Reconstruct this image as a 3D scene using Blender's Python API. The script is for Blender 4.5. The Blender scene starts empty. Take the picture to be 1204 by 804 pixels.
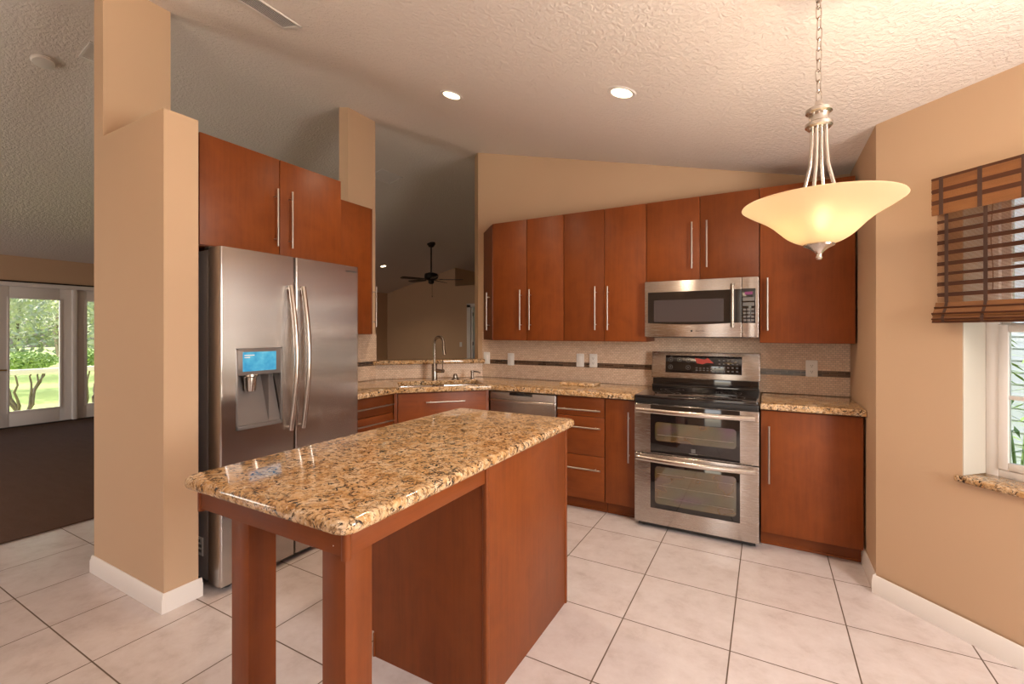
import bpy, bmesh, math, random
from mathutils import Vector, Matrix, Euler
random.seed(7)
C = bpy.context.scene.collection
sc = bpy.context.scene
PI = math.pi

# ------------------------------------------------------------------ camera, world, light, exposure
H = 1.36                                   # eye height
YAW = math.radians(29.042)
cam_d = bpy.data.cameras.new('camera'); cam = bpy.data.objects.new('camera', cam_d); C.objects.link(cam)
cam.location = (0, 0, H); cam.rotation_euler = (PI/2, 0, YAW)
cam_d.sensor_fit = 'HORIZONTAL'; cam_d.sensor_width = 36.0
cam_d.lens = 36.0*539.66/1204; cam_d.shift_y = -12.05/1204; cam_d.clip_start = 0.02; cam_d.clip_end = 300
sc.camera = cam
sc.view_settings.view_transform = 'Standard'; sc.view_settings.look = 'None'
sc.view_settings.gamma = 1.0; sc.view_settings.use_curve_mapping = False
sc.view_settings.exposure = 0.07
sc.cycles.use_denoising = True
sc.cycles.max_bounces = 10; sc.cycles.diffuse_bounces = 6; sc.cycles.transparent_max_bounces = 24
sc.cycles.sample_clamp_indirect = 6.0
SKY_STRENGTH = 0.42
w = bpy.data.worlds.new('sky'); sc.world = w; w.use_nodes = True
wn = w.node_tree; wn.nodes.clear()
wo = wn.nodes.new('ShaderNodeOutputWorld'); wb = wn.nodes.new('ShaderNodeBackground'); ws = wn.nodes.new('ShaderNodeTexSky')
ws.sky_type = 'NISHITA'; ws.sun_disc = False; ws.sun_elevation = math.radians(42); ws.sun_rotation = math.radians(200)
ws.dust_density = 3.0
wb.inputs['Strength'].default_value = SKY_STRENGTH
wn.links.new(ws.outputs[0], wb.inputs[0]); wn.links.new(wb.outputs[0], wo.inputs[0])

def lamp(name, kind, loc, power, color, rot=(0, 0, 0), size=None, size_y=None, radius=None, spot=None, blend=0.5):
    d = bpy.data.lights.new(name, kind); o = bpy.data.objects.new(name, d); C.objects.link(o)
    o.location = loc; o.rotation_euler = rot; d.energy = power; d.color = color
    if kind == 'AREA':
        d.shape = 'RECTANGLE'; d.size = size; d.size_y = size_y
    elif radius is not None: d.shadow_soft_size = radius
    if spot: d.spot_size = spot; d.spot_blend = blend
    return o
DAY = (1.0, 0.93, 0.86); WARM = (1.0, 0.79, 0.57)
P_BACK, P_SIDE, P_FAM, P_PEND, P_CAN, P_UP = 9, 102, 80, 90, 58, 165
sun = lamp('sun', 'SUN', (-20, -10, 30), 7.0, (1.0, 0.95, 0.85), rot=(math.radians(38), 0, math.radians(-70))); sun.data.angle = 0.01
# added area lamps for daylight at unseen openings behind and beside the camera
lamp('patio_door_daylight', 'AREA', (0.10, -2.93, 1.25), P_BACK, DAY, rot=(-PI/2, 0, PI), size=1.1, size_y=1.9)
lamp('side_opening_fill', 'AREA', (1.93, 0.94, 1.55), P_SIDE, DAY, rot=(PI/2, 0, PI/2), size=1.0, size_y=1.3)
lamp('family_room_fill', 'AREA', (-6.8, -2.93, 1.3), P_FAM, DAY, rot=(-PI/2, 0, PI), size=2.2, size_y=1.8)

# ------------------------------------------------------------------ geometry helpers
class MB:
    def __init__(self): self.v = []; self.f = []
    def add(self, vs, fs, M=None):
        n = len(self.v)
        for p in vs:
            p = Vector(p); self.v.append(tuple(M @ p) if M else tuple(p))
        self.f += [tuple(i+n for i in q) for q in fs]
        return self
    def addbm(self, bm, M=None):
        bm.verts.index_update()
        self.add([v.co.copy() for v in bm.verts], [[v.index for v in f.verts] for f in bm.faces], M); bm.free()
        return self
    def box(self, x0, x1, y0, y1, z0, z1, bev=0, seg=2, M=None):
        if x0 > x1: x0, x1 = x1, x0
        if y0 > y1: y0, y1 = y1, y0
        if z0 > z1: z0, z1 = z1, z0
        bm = bmesh.new(); bmesh.ops.create_cube(bm, size=1)
        for v in bm.verts:
            v.co = Vector(((x0+x1)/2+v.co.x*(x1-x0), (y0+y1)/2+v.co.y*(y1-y0), (z0+z1)/2+v.co.z*(z1-z0)))
        if bev: bmesh.ops.bevel(bm, geom=list(bm.edges), offset=bev, segments=seg, profile=0.5, affect='EDGES')
        return self.addbm(bm, M)
    def prism(self, poly, z0, z1, bev=0, seg=3, M=None, vertical_too=False):
        bm = bmesh.new()
        b = [bm.verts.new((x, y, z0)) for x, y in poly]; t = [bm.verts.new((x, y, z1)) for x, y in poly]
        n = len(poly); bm.faces.new(b[::-1]); bm.faces.new(t)
        for i in range(n): bm.faces.new((b[i], b[(i+1) % n], t[(i+1) % n], t[i]))
        bmesh.ops.recalc_face_normals(bm, faces=bm.faces)
        if bev:
            es = [e for e in bm.edges if vertical_too or abs(e.verts[0].co.z-e.verts[1].co.z) < 1e-6]
            bmesh.ops.bevel(bm, geom=es, offset=bev, segments=seg, profile=0.5, affect='EDGES')
        return self.addbm(bm, M)
    def tube(self, pts, r, n=12, closed=False, M=None, caps=True, flat=1.0):
        pts = [Vector(p) for p in pts]; m = len(pts)
        rs = r if isinstance(r, (list, tuple)) else [r]*m
        up = None; vs = []
        for i, p in enumerate(pts):
            if closed: d = pts[(i+1) % m]-pts[i-1]
            else: d = pts[min(i+1, m-1)]-pts[max(i-1, 0)]
            d.normalize()
            if up is None:
                a = Vector((0, 0, 1)) if abs(d.z) < 0.9 else Vector((1, 0, 0))
                up = (a-d*a.dot(d)).normalized()
            else: up = (up-d*up.dot(d)).normalized()
            s = d.cross(up)
            for k in range(n):
                an = 2*PI*k/n; vs.append(p+(up*math.cos(an)+s*math.sin(an)*flat)*rs[i])
        fs = []
        for i in range(m if closed else m-1):
            j = (i+1) % m
            for k in range(n):
                k2 = (k+1) % n; fs.append((i*n+k, i*n+k2, j*n+k2, j*n+k))
        if caps and not closed: fs.append(tuple(range(n))[::-1]); fs.append(tuple((m-1)*n+k for k in range(n)))
        return self.add(vs, fs, M)
    def lathe(self, prof, c=(0, 0, 0), n=40, M=None):
        vs = []; fs = []; c = Vector(c)
        for r, z in prof:
            for k in range(n):
                a = 2*PI*k/n; vs.append(c+Vector((max(r, 1e-5)*math.cos(a), max(r, 1e-5)*math.sin(a), z)))
        for i in range(len(prof)-1):
            for k in range(n):
                k2 = (k+1) % n; fs.append((i*n+k, i*n+k2, (i+1)*n+k2, (i+1)*n+k))
        return self.add(vs, fs, M)
    def disc(self, c, r, n=24, M=None):
        return self.add([Vector(c)+Vector((r*math.cos(2*PI*k/n), r*math.sin(2*PI*k/n), 0)) for k in range(n)], [tuple(range(n))], M)

ROOT = {}
def _tag(o, label, cat, group=None, kind=None):
    if label: o['label'] = label
    if cat: o['category'] = cat
    if group: o['group'] = group
    if kind: o['kind'] = kind
    return o
def thing(name, label, cat, loc=(0, 0, 0), rot=(0, 0, 0), group=None, kind=None):
    o = bpy.data.objects.new(name, None); o.empty_display_size = 0.05; C.objects.link(o)
    o.location = loc; o.rotation_euler = (0, 0, rot) if isinstance(rot, (int, float)) else tuple(rot)
    _tag(o, label, cat, group, kind)
    ROOT[o.name] = Matrix.Translation(loc) @ Euler(o.rotation_euler).to_matrix().to_4x4()
    return o
def mesh(name, mb, m, inv=None, sharp=35):
    me = bpy.data.meshes.new(name); vs = mb.v
    if inv is not None: vs = [tuple(inv @ Vector(p)) for p in vs]
    me.from_pydata(vs, [], mb.f); me.validate(); me.update()
    bm = bmesh.new(); bm.from_mesh(me); bmesh.ops.recalc_face_normals(bm, faces=bm.faces); bm.to_mesh(me); bm.free()
    me.polygons.foreach_set('use_smooth', [True]*len(me.polygons)); me.set_sharp_from_angle(angle=math.radians(sharp))
    if m: me.materials.append(m)
    return me
def part(name, mb, m, parent, label=None, local=False):
    """a part (or sub-part) given in world coordinates, or in its thing's own with local=True"""
    M = ROOT[parent.name]
    o = bpy.data.objects.new(name, mesh(name, mb, m, None if local else M.inverted())); C.objects.link(o)
    o.parent = parent; ROOT[o.name] = M
    if label: o['label'] = label
    return o
def single(name, mb, m, label, cat, loc=(0, 0, 0), group=None, kind=None):
    M = Matrix.Translation(loc)
    o = bpy.data.objects.new(name, mesh(name, mb, m, M.inverted())); C.objects.link(o); o.location = loc
    ROOT[o.name] = M
    return _tag(o, label, cat, group, kind)
def struct(name, mb, m, parent=None, label=None, cat=None):
    if parent is not None: return part(name, mb, m, parent, label)
    return single(name, mb, m, label, cat, kind='structure')
def rounded(x0, x1, y0, y1, r, n=6):
    out = []
    for cx, cy, a0 in ((x1-r, y1-r, 0), (x0+r, y1-r, 90), (x0+r, y0+r, 180), (x1-r, y0+r, 270)):
        for k in range(n+1):
            a = math.radians(a0+90*k/n); out.append((cx+r*math.cos(a), cy+r*math.sin(a)))
    return out
def text(body, size, m, parent, M, name='lettering'):
    d = bpy.data.curves.new(name, 'FONT'); d.body = body; d.size = size; d.align_x = 'CENTER'; d.align_y = 'CENTER'; d.extrude = 0.0003
    o = bpy.data.objects.new(name, d); C.objects.link(o); d.materials.append(m)
    me = bpy.data.meshes.new_from_object(o); bpy.data.objects.remove(o); bpy.data.curves.remove(d)
    me.transform(ROOT[parent.name].inverted() @ M)
    o = bpy.data.objects.new(name, me); C.objects.link(o); o.parent = parent
    ROOT[o.name] = ROOT[parent.name]
    return o

# ------------------------------------------------------------------ materials
def mat(name):
    m = bpy.data.materials.new(name); m.use_nodes = True
    nt = m.node_tree; b = nt.nodes['Principled BSDF']
    return m, nt, b
def N(nt, t, **k):
    n = nt.nodes.new('ShaderNode'+t)
    for a, v in k.items(): setattr(n, a, v)
    return n
def L(nt, a, b): nt.links.new(a, b)
def plain(name, col, rough=0.5, metal=0.0, spec=None, emit=None, estr=0, coat=0):
    m, nt, b = mat(name)
    b.inputs['Base Color'].default_value = (*col, 1); b.inputs['Roughness'].default_value = rough; b.inputs['Metallic'].default_value = metal
    if spec is not None: b.inputs['Specular IOR Level'].default_value = spec
    if emit: b.inputs['Emission Color'].default_value = (*emit, 1); b.inputs['Emission Strength'].default_value = estr
    if coat: b.inputs['Coat Weight'].default_value = coat; b.inputs['Coat Roughness'].default_value = 0.08
    return m
def coords(nt, scale=(1, 1, 1), kind='Object', rnd=False):
    tc = N(nt, 'TexCoord'); mp = N(nt, 'Mapping'); mp.inputs['Scale'].default_value = scale
    L(nt, tc.outputs[kind], mp.inputs[0])
    if rnd:
        oi = N(nt, 'ObjectInfo'); mu = N(nt, 'Math', operation='MULTIPLY'); mu.inputs[1].default_value = 37.0
        L(nt, oi.outputs['Random'], mu.inputs[0]); L(nt, mu.outputs[0], mp.inputs['Location'])
    return mp.outputs[0]
def noise(nt, vec, scale, detail=4, rough=0.55, dist=0):
    n = N(nt, 'TexNoise'); n.inputs['Scale'].default_value = scale; n.inputs['Detail'].default_value = detail
    n.inputs['Roughness'].default_value = rough; n.inputs['Distortion'].default_value = dist
    L(nt, vec, n.inputs['Vector']); return n.outputs['Fac']
def ramp(nt, fac, stops, interp='LINEAR'):
    r = N(nt, 'ValToRGB'); r.color_ramp.interpolation = interp
    while len(r.color_ramp.elements) > 1: r.color_ramp.elements.remove(r.color_ramp.elements[-1])
    for i, (p, c) in enumerate(stops):
        e = r.color_ramp.elements[0] if i == 0 else r.color_ramp.elements.new(p)
        e.position = p; e.color = (*c, 1) if len(c) == 3 else c
    L(nt, fac, r.inputs[0]); return r.outputs[0]
def mix(nt, fac, a, b, mode='MIX'):
    n = N(nt, 'Mix', data_type='RGBA', blend_type=mode)
    for s, v in ((0, fac), (6, a), (7, b)):
        if isinstance(v, (int, float)): n.inputs[s].default_value = v
        elif isinstance(v, tuple): n.inputs[s].default_value = (*v, 1)
        else: L(nt, v, n.inputs[s])
    return n.outputs[2]
def bump(nt, b, h, strength, dist=0.002):
    n = N(nt, 'Bump'); n.inputs['Strength'].default_value = strength; n.inputs['Distance'].default_value = dist
    L(nt, h, n.inputs['Height']); L(nt, n.outputs[0], b.inputs['Normal'])
def mathn(nt, op, a, b=None, c=None):
    n = N(nt, 'Math', operation=op)
    for i, v in enumerate((a, b, c)):
        if v is None: continue
        if isinstance(v, (int, float)): n.inputs[i].default_value = v
        else: L(nt, v, n.inputs[i])
    return n.outputs[0]

def wall_paint(name, col):
    m, nt, b = mat(name); v = coords(nt)
    b.inputs['Roughness'].default_value = 0.62; b.inputs['Specular IOR Level'].default_value = 0.25
    big = noise(nt, v, 1.3, 2)
    L(nt, mix(nt, big, tuple(c*0.96 for c in col), tuple(min(1, c*1.04) for c in col)), b.inputs['Base Color'])
    bump(nt, b, noise(nt, v, 140, 3), 0.12, 0.001)
    return m
M_wall = wall_paint('tan_wall_paint', (0.56, 0.385, 0.25))
M_white_wall = wall_paint('white_reveal_paint', (0.52, 0.48, 0.41))
def ceiling_mat():
    m, nt, b = mat('knockdown_ceiling'); v = coords(nt)
    b.inputs['Base Color'].default_value = (0.80, 0.73, 0.68, 1); b.inputs['Roughness'].default_value = 0.8; b.inputs['Specular IOR Level'].default_value = 0.2
    a = noise(nt, v, 42, 3, 0.6, 0.5); r = ramp(nt, a, [(0.40, (0, 0, 0)), (0.60, (1, 1, 1))])
    bump(nt, b, r, 0.6, 0.005)
    return m
M_ceil = ceiling_mat()
def floor_mat():
    m, nt, b = mat('ceramic_floor_tile')
    tc = N(nt, 'TexCoord'); sep = N(nt, 'SeparateXYZ'); L(nt, tc.outputs['Object'], sep.inputs[0])
    def cell(o, x0, s):
        u = mathn(nt, 'DIVIDE', mathn(nt, 'SUBTRACT', o, x0), s); fr = mathn(nt, 'FRACT', u)
        d = mathn(nt, 'MULTIPLY', mathn(nt, 'MINIMUM', fr, mathn(nt, 'SUBTRACT', 1.0, fr)), s)
        return mathn(nt, 'FLOOR', u), d
    ix, dx = cell(sep.outputs[0], -1.0559, 0.4590); iy, dy = cell(sep.outputs[1], 3.0592, 0.4490)
    d = mathn(nt, 'MINIMUM', dx, dy)
    tile = ramp(nt, mathn(nt, 'MULTIPLY', d, 100.0), [(0.22, (0, 0, 0)), (0.36, (1, 1, 1))])     # grout half width 2.5 mm
    rnd = N(nt, 'TexWhiteNoise', noise_dimensions='2D'); cb = N(nt, 'CombineXYZ'); L(nt, ix, cb.inputs[0]); L(nt, iy, cb.inputs[1]); L(nt, cb.outputs[0], rnd.inputs['Vector'])
    off = N(nt, 'VectorMath', operation='MULTIPLY_ADD'); L(nt, rnd.outputs['Color'], off.inputs[0]); off.inputs[1].default_value = (9, 9, 9); L(nt, tc.outputs['Object'], off.inputs[2])
    n1 = noise(nt, off.outputs[0], 8.0, 7, 0.68, 0.15); n2 = noise(nt, off.outputs[0], 34, 3, 0.6)
    c = ramp(nt, n1, [(0.26, (0.50, 0.43, 0.41)), (0.48, (0.615, 0.55, 0.54)), (0.72, (0.68, 0.625, 0.62))])
    c = mix(nt, mathn(nt, 'MULTIPLY', n2, 0.22), c, (0.50, 0.40, 0.35))
    c = mix(nt, mathn(nt, 'MULTIPLY', rnd.outputs['Value'], 0.10), c, (0.52, 0.42, 0.37))
    L(nt, mix(nt, tile, (0.115, 0.075, 0.05), c), b.inputs['Base Color'])
    L(nt, mix(nt, tile, (0.8, 0.8, 0.8), (0.20, 0.20, 0.20)), b.inputs['Roughness'])
    bump(nt, b, mathn(nt, 'ADD', tile, mathn(nt, 'MULTIPLY', n1, 0.25)), 0.35, 0.002)
    b.inputs['Specular IOR Level'].default_value = 0.45
    return m
M_floor = floor_mat()
def carpet_mat():
    m, nt, b = mat('brown_carpet'); v = coords(nt)
    n = noise(nt, v, 260, 3, 0.7); n2 = noise(nt, coords(nt, (1.2, 6, 1)), 3, 4, 0.6)
    c = ramp(nt, n, [(0.3, (0.045, 0.026, 0.018)), (0.7, (0.16, 0.10, 0.075))])
    L(nt, mix(nt, mathn(nt, 'MULTIPLY', n2, 0.5), c, (0.17, 0.11, 0.085)), b.inputs['Base Color']); b.inputs['Roughness'].default_value = 0.95; b.inputs['Specular IOR Level'].default_value = 0.05
    bump(nt, b, n, 0.8, 0.006); return m
M_carpet = carpet_mat()
def wood(name, grain='z', base=(0.172, 0.0405, 0.0078), rough=0.42):
    m, nt, b = mat(name)
    s = {'z': (1, 1, 0.07), 'x': (0.07, 1, 1), 'y': (1, 0.07, 1)}[grain]
    v = coords(nt, s, rnd=True); vf = coords(nt, rnd=True)
    g = noise(nt, v, 46, 6, 0.62, 0.3); g2 = noise(nt, v, 210, 3, 0.6); blot = noise(nt, vf, 6.5, 5, 0.6, 0.6)
    dark = tuple(c*0.78 for c in base); light = tuple(c*1.22 for c in base)
    c = ramp(nt, g, [(0.25, dark), (0.5, base), (0.78, light)])
    c = mix(nt, mathn(nt, 'MULTIPLY', ramp(nt, blot, [(0.38, (0, 0, 0)), (0.66, (1, 1, 1))]), 0.55), c, (base[0]*1.30, base[1]*1.40, base[2]*1.35))
    c = mix(nt, mathn(nt, 'MULTIPLY', g2, 0.22), c, dark)
    oi = N(nt, 'ObjectInfo'); hs = N(nt, 'HueSaturation'); L(nt, c, hs.inputs['Color'])
    L(nt, mathn(nt, 'MULTIPLY_ADD', oi.outputs['Random'], 0.30, 0.86), hs.inputs['Value'])
    L(nt, hs.outputs[0], b.inputs['Base Color'])
    b.inputs['Roughness'].default_value = rough; b.inputs['Specular IOR Level'].default_value = 0.28
    bump(nt, b, g2, 0.05, 0.001)
    return m
M_wood = wood('cherry_wood_upright_grain'); M_woodx = wood('cherry_wood_crosswise_grain', 'x'); M_woody = wood('cherry_wood_lengthwise_grain', 'y')
M_gap_shade = plain('dark_cabinet_shadow_gap', (0.055, 0.016, 0.006), 0.6)  # thin face_frame sheets behind doors; shade of the gaps put into their colour
def granite_mat():
    m, nt, b = mat('gold_granite'); v = coords(nt)
    a = noise(nt, v, 17, 6, 0.68, 0.9); bb = noise(nt, v, 52, 5, 0.65, 1.2); cc = noise(nt, v, 120, 3, 0.6)
    vv = N(nt, 'TexVoronoi', feature='F1'); vv.inputs['Scale'].default_value = 75; L(nt, v, vv.inputs['Vector'])
    col = ramp(nt, a, [(0.30, (0.27, 0.135, 0.05)), (0.42, (0.55, 0.335, 0.15)), (0.54, (0.70, 0.50, 0.295)), (0.70, (0.78, 0.65, 0.48))])
    col = mix(nt, mathn(nt, 'MULTIPLY', vv.outputs['Distance'], 0.55), col, (0.42, 0.20, 0.06))
    brown = ramp(nt, bb, [(0.50, (0, 0, 0)), (0.60, (1, 1, 1))]); col = mix(nt, mathn(nt, 'MULTIPLY', brown, 0.8), col, (0.15, 0.066, 0.022))
    e = noise(nt, v, 40, 5, 0.74, 1.4); blk = ramp(nt, e, [(0.545, (0, 0, 0)), (0.59, (1, 1, 1))]); col = mix(nt, blk, col, (0.022, 0.017, 0.014))
    wh = ramp(nt, cc, [(0.61, (0, 0, 0)), (0.70, (1, 1, 1))]); col = mix(nt, mathn(nt, 'MULTIPLY', wh, 0.6), col, (0.80, 0.73, 0.60))
    L(nt, col, b.inputs['Base Color']); b.inputs['Roughness'].default_value = 0.07; b.inputs['Specular IOR Level'].default_value = 0.5
    return m
M_granite = granite_mat()
def tile_mat(name, axis, bw=0.05, bh=0.0165, cols=((0.66, 0.475, 0.34), (0.80, 0.62, 0.475)), mortar=(0.34, 0.25, 0.18), rough=0.4):
    """small brick mosaic on an upright face; axis names the horizontal direction in the thing's own frame"""
    m, nt, b = mat(name)
    tc = N(nt, 'TexCoord'); sep = N(nt, 'SeparateXYZ'); L(nt, tc.outputs['Object'], sep.inputs[0])
    cb = N(nt, 'CombineXYZ'); L(nt, sep.outputs[axis], cb.inputs[0]); L(nt, sep.outputs[2], cb.inputs[1])
    br = N(nt, 'TexBrick'); L(nt, cb.outputs[0], br.inputs['Vector']); br.inputs['Scale'].default_value = 1.0
    br.inputs['Brick Width'].default_value = bw; br.inputs['Row Height'].default_value = bh; br.inputs['Mortar Size'].default_value = 0.0011
    br.inputs['Color1'].default_value = (*cols[0], 1); br.inputs['Color2'].default_value = (*cols[1], 1); br.inputs['Mortar'].default_value = (*mortar, 1)
    br.inputs['Bias'].default_value = 0.0
    n = noise(nt, tc.outputs['Object'], 60, 4)
    L(nt, mix(nt, mathn(nt, 'MULTIPLY', n, 0.35), br.outputs['Color'], tuple(c*0.72 for c in cols[0])), b.inputs['Base Color'])
    b.inputs['Roughness'].default_value = rough
    bump(nt, b, mathn(nt, 'SUBTRACT', 1.0, br.outputs['Fac']), 0.5, 0.0015)
    return m
M_tilex = tile_mat('travertine_mosaic', 0, 0.026, 0.0145); M_tiley = tile_mat('travertine_mosaic_side', 1, 0.026, 0.0145)
_acc = dict(bw=0.085, bh=0.0133, cols=((0.018, 0.010, 0.007), (0.15, 0.085, 0.05)), mortar=(0.30, 0.21, 0.15), rough=0.12)
M_accx = tile_mat('dark_glass_accent', 0, **_acc); M_accy = tile_mat('dark_glass_accent_side', 1, **_acc)
def steel(name, col=(0.55, 0.50, 0.465), rough=0.27, aniso=0.0, rot=0.0, streak=(1, 1, 60)):
    m, nt, b = mat(name)
    n = noise(nt, coords(nt, streak), 9, 4, 0.7)
    L(nt, mix(nt, n, tuple(c*0.975 for c in col), tuple(c*1.025 for c in col)), b.inputs['Base Color'])
    L(nt, mathn(nt, 'MULTIPLY_ADD', n, 0.04, rough-0.02), b.inputs['Roughness']); b.inputs['Metallic'].default_value = 1.0
    if aniso:
        tg = N(nt, 'Tangent', direction_type='RADIAL', axis='Z'); L(nt, tg.outputs[0], b.inputs['Tangent'])
        b.inputs['Anisotropic'].default_value = aniso; b.inputs['Anisotropic Rotation'].default_value = rot
    return m
M_steel = steel('brushed_stainless', (0.47, 0.425, 0.395), rough=0.23, aniso=0.96, rot=0.0)
M_steel2 = steel('brushed_stainless_sideways', rough=0.27, aniso=0.96, rot=0.25)
M_sink = steel('satin_sink_steel', rough=0.22)
M_pull = steel('satin_nickel_pull', (0.46, 0.41, 0.365), 0.34, streak=(1, 1, 1))
M_nickel = steel('satin_nickel', (0.66, 0.60, 0.54), 0.24, streak=(1, 1, 1))
M_bronze_nickel = steel('aged_nickel', (0.36, 0.31, 0.265), 0.26, streak=(1, 1, 1))
M_fridge_side = plain('grey_painted_steel', (0.23, 0.205, 0.20), 0.38, 0.35)
M_black = plain('black_plastic', (0.012, 0.011, 0.011), 0.35)
M_blackglass = plain('black_glass', (0.010, 0.008, 0.008), 0.05, 0, 0.6, coat=0.4)
M_darkgrey = plain('dark_grey_plastic', (0.10, 0.088, 0.082), 0.35)
M_midgrey = plain('grey_satin_plastic', (0.21, 0.185, 0.175), 0.30, 0.4)
M_white = plain('white_gloss_trim', (0.78, 0.735, 0.70), 0.35)
M_base = plain('white_baseboard_paint', (0.80, 0.75, 0.715), 0.32)
M_plate = plain('white_switch_plate', (0.80, 0.78, 0.75), 0.3)
M_mark = plain('grey_panel_marking', (0.13, 0.125, 0.12), 0.4)
M_darkmark = plain('dark_lettering', (0.05, 0.045, 0.042), 0.4)
M_red = plain('red_led_display', (0.05, 0.006, 0.006), 0.2, emit=(0.9, 0.12, 0.08), estr=0.35)
M_purple = plain('purple_led_display', (0.05, 0.008, 0.03), 0.2, emit=(0.55, 0.06, 0.25), estr=0.25)
M_bronze = plain('oil_rubbed_bronze', (0.018, 0.012, 0.009), 0.42, 0.5)
M_darkblade = plain('dark_walnut_blade', (0.022, 0.012, 0.007), 0.4)
M_door_dark = plain('doorway_shade', (0.03, 0.022, 0.016), 0.7)
def oven_window():  # purple and olive sheen of reflections is painted into the glass colour
    m, nt, b = mat('oven_window_painted_sheen'); b.inputs['Roughness'].default_value = 0.06; b.inputs['Specular IOR Level'].default_value = 1.0
    n = noise(nt, coords(nt, (1.6, 1, 3)), 2.0, 2)
    c = ramp(nt, n, [(0.32, (0.075, 0.030, 0.062)), (0.45, (0.052, 0.056, 0.024)), (0.58, (0.095, 0.058, 0.022)), (0.70, (0.062, 0.036, 0.050))])
    L(nt, c, b.inputs['Base Color']); b.inputs['Coat Weight'].default_value = 0.9; b.inputs['Coat Roughness'].default_value = 0.04; b.inputs['Coat IOR'].default_value = 1.8
    return m
M_ovenglass = oven_window()
def glass_mat(name, tint=(0.97, 0.98, 0.98)):
    m = bpy.data.materials.new(name); m.use_nodes = True; nt = m.node_tree; nt.nodes.clear()
    o = N(nt, 'OutputMaterial'); mx = N(nt, 'MixShader'); t = N(nt, 'BsdfTransparent'); g = N(nt, 'BsdfGlossy'); f = N(nt, 'Fresnel')
    t.inputs[0].default_value = (*tint, 1); g.inputs['Roughness'].default_value = 0.01; f.inputs[0].default_value = 1.3
    L(nt, f.outputs[0], mx.inputs[0]); L(nt, t.outputs[0], mx.inputs[1]); L(nt, g.outputs[0], mx.inputs[2]); L(nt, mx.outputs[0], o.inputs[0])
    return m
M_glass = glass_mat('window_glass')
def frosted():
    m = bpy.data.materials.new('amber_frosted_glass'); m.use_nodes = True; nt = m.node_tree; nt.nodes.clear()
    o = N(nt, 'OutputMaterial'); t = N(nt, 'BsdfTranslucent'); d = N(nt, 'BsdfDiffuse'); rf = N(nt, 'BsdfRefraction'); g = N(nt, 'BsdfGlossy')
    t.inputs[0].default_value = (1.0, 0.87, 0.66, 1); d.inputs[0].default_value = (0.95, 0.84, 0.64, 1); rf.inputs[0].default_value = (1.0, 0.92, 0.76, 1)
    rf.inputs['Roughness'].default_value = 0.72; rf.inputs['IOR'].default_value = 1.15; g.inputs['Roughness'].default_value = 0.25
    def mx(f, a, b):
        n = N(nt, 'MixShader'); n.inputs[0].default_value = f; L(nt, a, n.inputs[1]); L(nt, b, n.inputs[2]); return n.outputs[0]
    a = mx(0.22, t.outputs[0], d.outputs[0]); a = mx(0.30, a, rf.outputs[0]); a = mx(0.04, a, g.outputs[0]); L(nt, a, o.inputs[0])
    return m
M_frost = frosted()
M_bulb = plain('lit_bulb', (1, 0.9, 0.75), 0.4, emit=(1.0, 0.78, 0.48), estr=30)
M_canlens = plain('lit_downlight_lens', (1, 0.95, 0.85), 0.4, emit=(1.0, 0.80, 0.50), estr=6)
def screen_mat():
    m, nt, b = mat('lit_blue_screen'); n = noise(nt, coords(nt), 14, 3)
    c = ramp(nt, n, [(0.35, (0.03, 0.30, 0.55)), (0.6, (0.10, 0.48, 0.66)), (0.75, (0.30, 0.66, 0.78))])
    b.inputs['Base Color'].default_value = (0.02, 0.05, 0.07, 1); b.inputs['Roughness'].default_value = 0.15
    L(nt, c, b.inputs['Emission Color']); b.inputs['Emission Strength'].default_value = 0.9
    return m
M_screen = screen_mat()
M_reed = wood('honey_bamboo_reed', 'x', (0.215, 0.088, 0.031), 0.5); M_reed_dark = wood('dark_bamboo_band', 'x', (0.075, 0.024, 0.010), 0.45)
M_tape = plain('brown_woven_tape', (0.060, 0.026, 0.015), 0.8)
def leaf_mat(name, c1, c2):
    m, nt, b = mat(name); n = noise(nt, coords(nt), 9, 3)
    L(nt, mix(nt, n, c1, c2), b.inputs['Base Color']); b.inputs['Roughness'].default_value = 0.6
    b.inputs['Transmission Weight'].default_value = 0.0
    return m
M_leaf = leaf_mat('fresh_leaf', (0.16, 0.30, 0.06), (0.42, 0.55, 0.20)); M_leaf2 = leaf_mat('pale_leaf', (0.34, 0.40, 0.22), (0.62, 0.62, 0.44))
M_bark = leaf_mat('grey_brown_bark', (0.11, 0.08, 0.055), (0.24, 0.19, 0.14)); M_lawn = leaf_mat('sunny_lawn', (0.30, 0.42, 0.08), (0.52, 0.60, 0.20))
M_cane = leaf_mat('bamboo_cane', (0.18, 0.30, 0.10), (0.30, 0.42, 0.16))

# ------------------------------------------------------------------ the setting
CZ0, CS = 2.533, 0.2485                          # kitchen ceiling: z = CZ0 - CS*x up to the ridge
RX = -4.33; RZ = CZ0-CS*RX; LS = 0.24            # ridge, and the far slope behind it
def ceil_z(x):
    if x > 0.354: return 2.445
    return CZ0-CS*x if x >= RX else RZ+LS*(x-RX)
WX, WY = -3.22, 3.88                             # fridge wall face, range wall face
XL, YF, YN, XR = -9.25, 9.5, -3.0, 2.0           # french door wall, far wall, wall behind the camera, right wall
mb = MB(); mb.prism([(XL-0.15, YN-0.15), (XR+0.15, YN-0.15), (XR+0.15, 1.80), (0.62, 3.30), (0.62, WY+0.12), (-2.4, WY+0.12), (-2.4, YF+1.0), (XL-0.15, YF+1.0)], -0.1, 0)
struct('floor', mb, M_floor, label='cream ceramic tile floor with brown grout', cat='floor')
mb = MB(); mb.box(XL, -4.28, YN+0.01, YF-0.01, 0.0005, 0.012, 0.004)
struct('floor_carpet', mb, M_carpet, label='dark brown carpet of the family room beyond the pillar', cat='carpet')
mb = MB(); n = 4
YE = [WY+0.12, WY+0.12, YF+1.0, YF+1.0]
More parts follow.
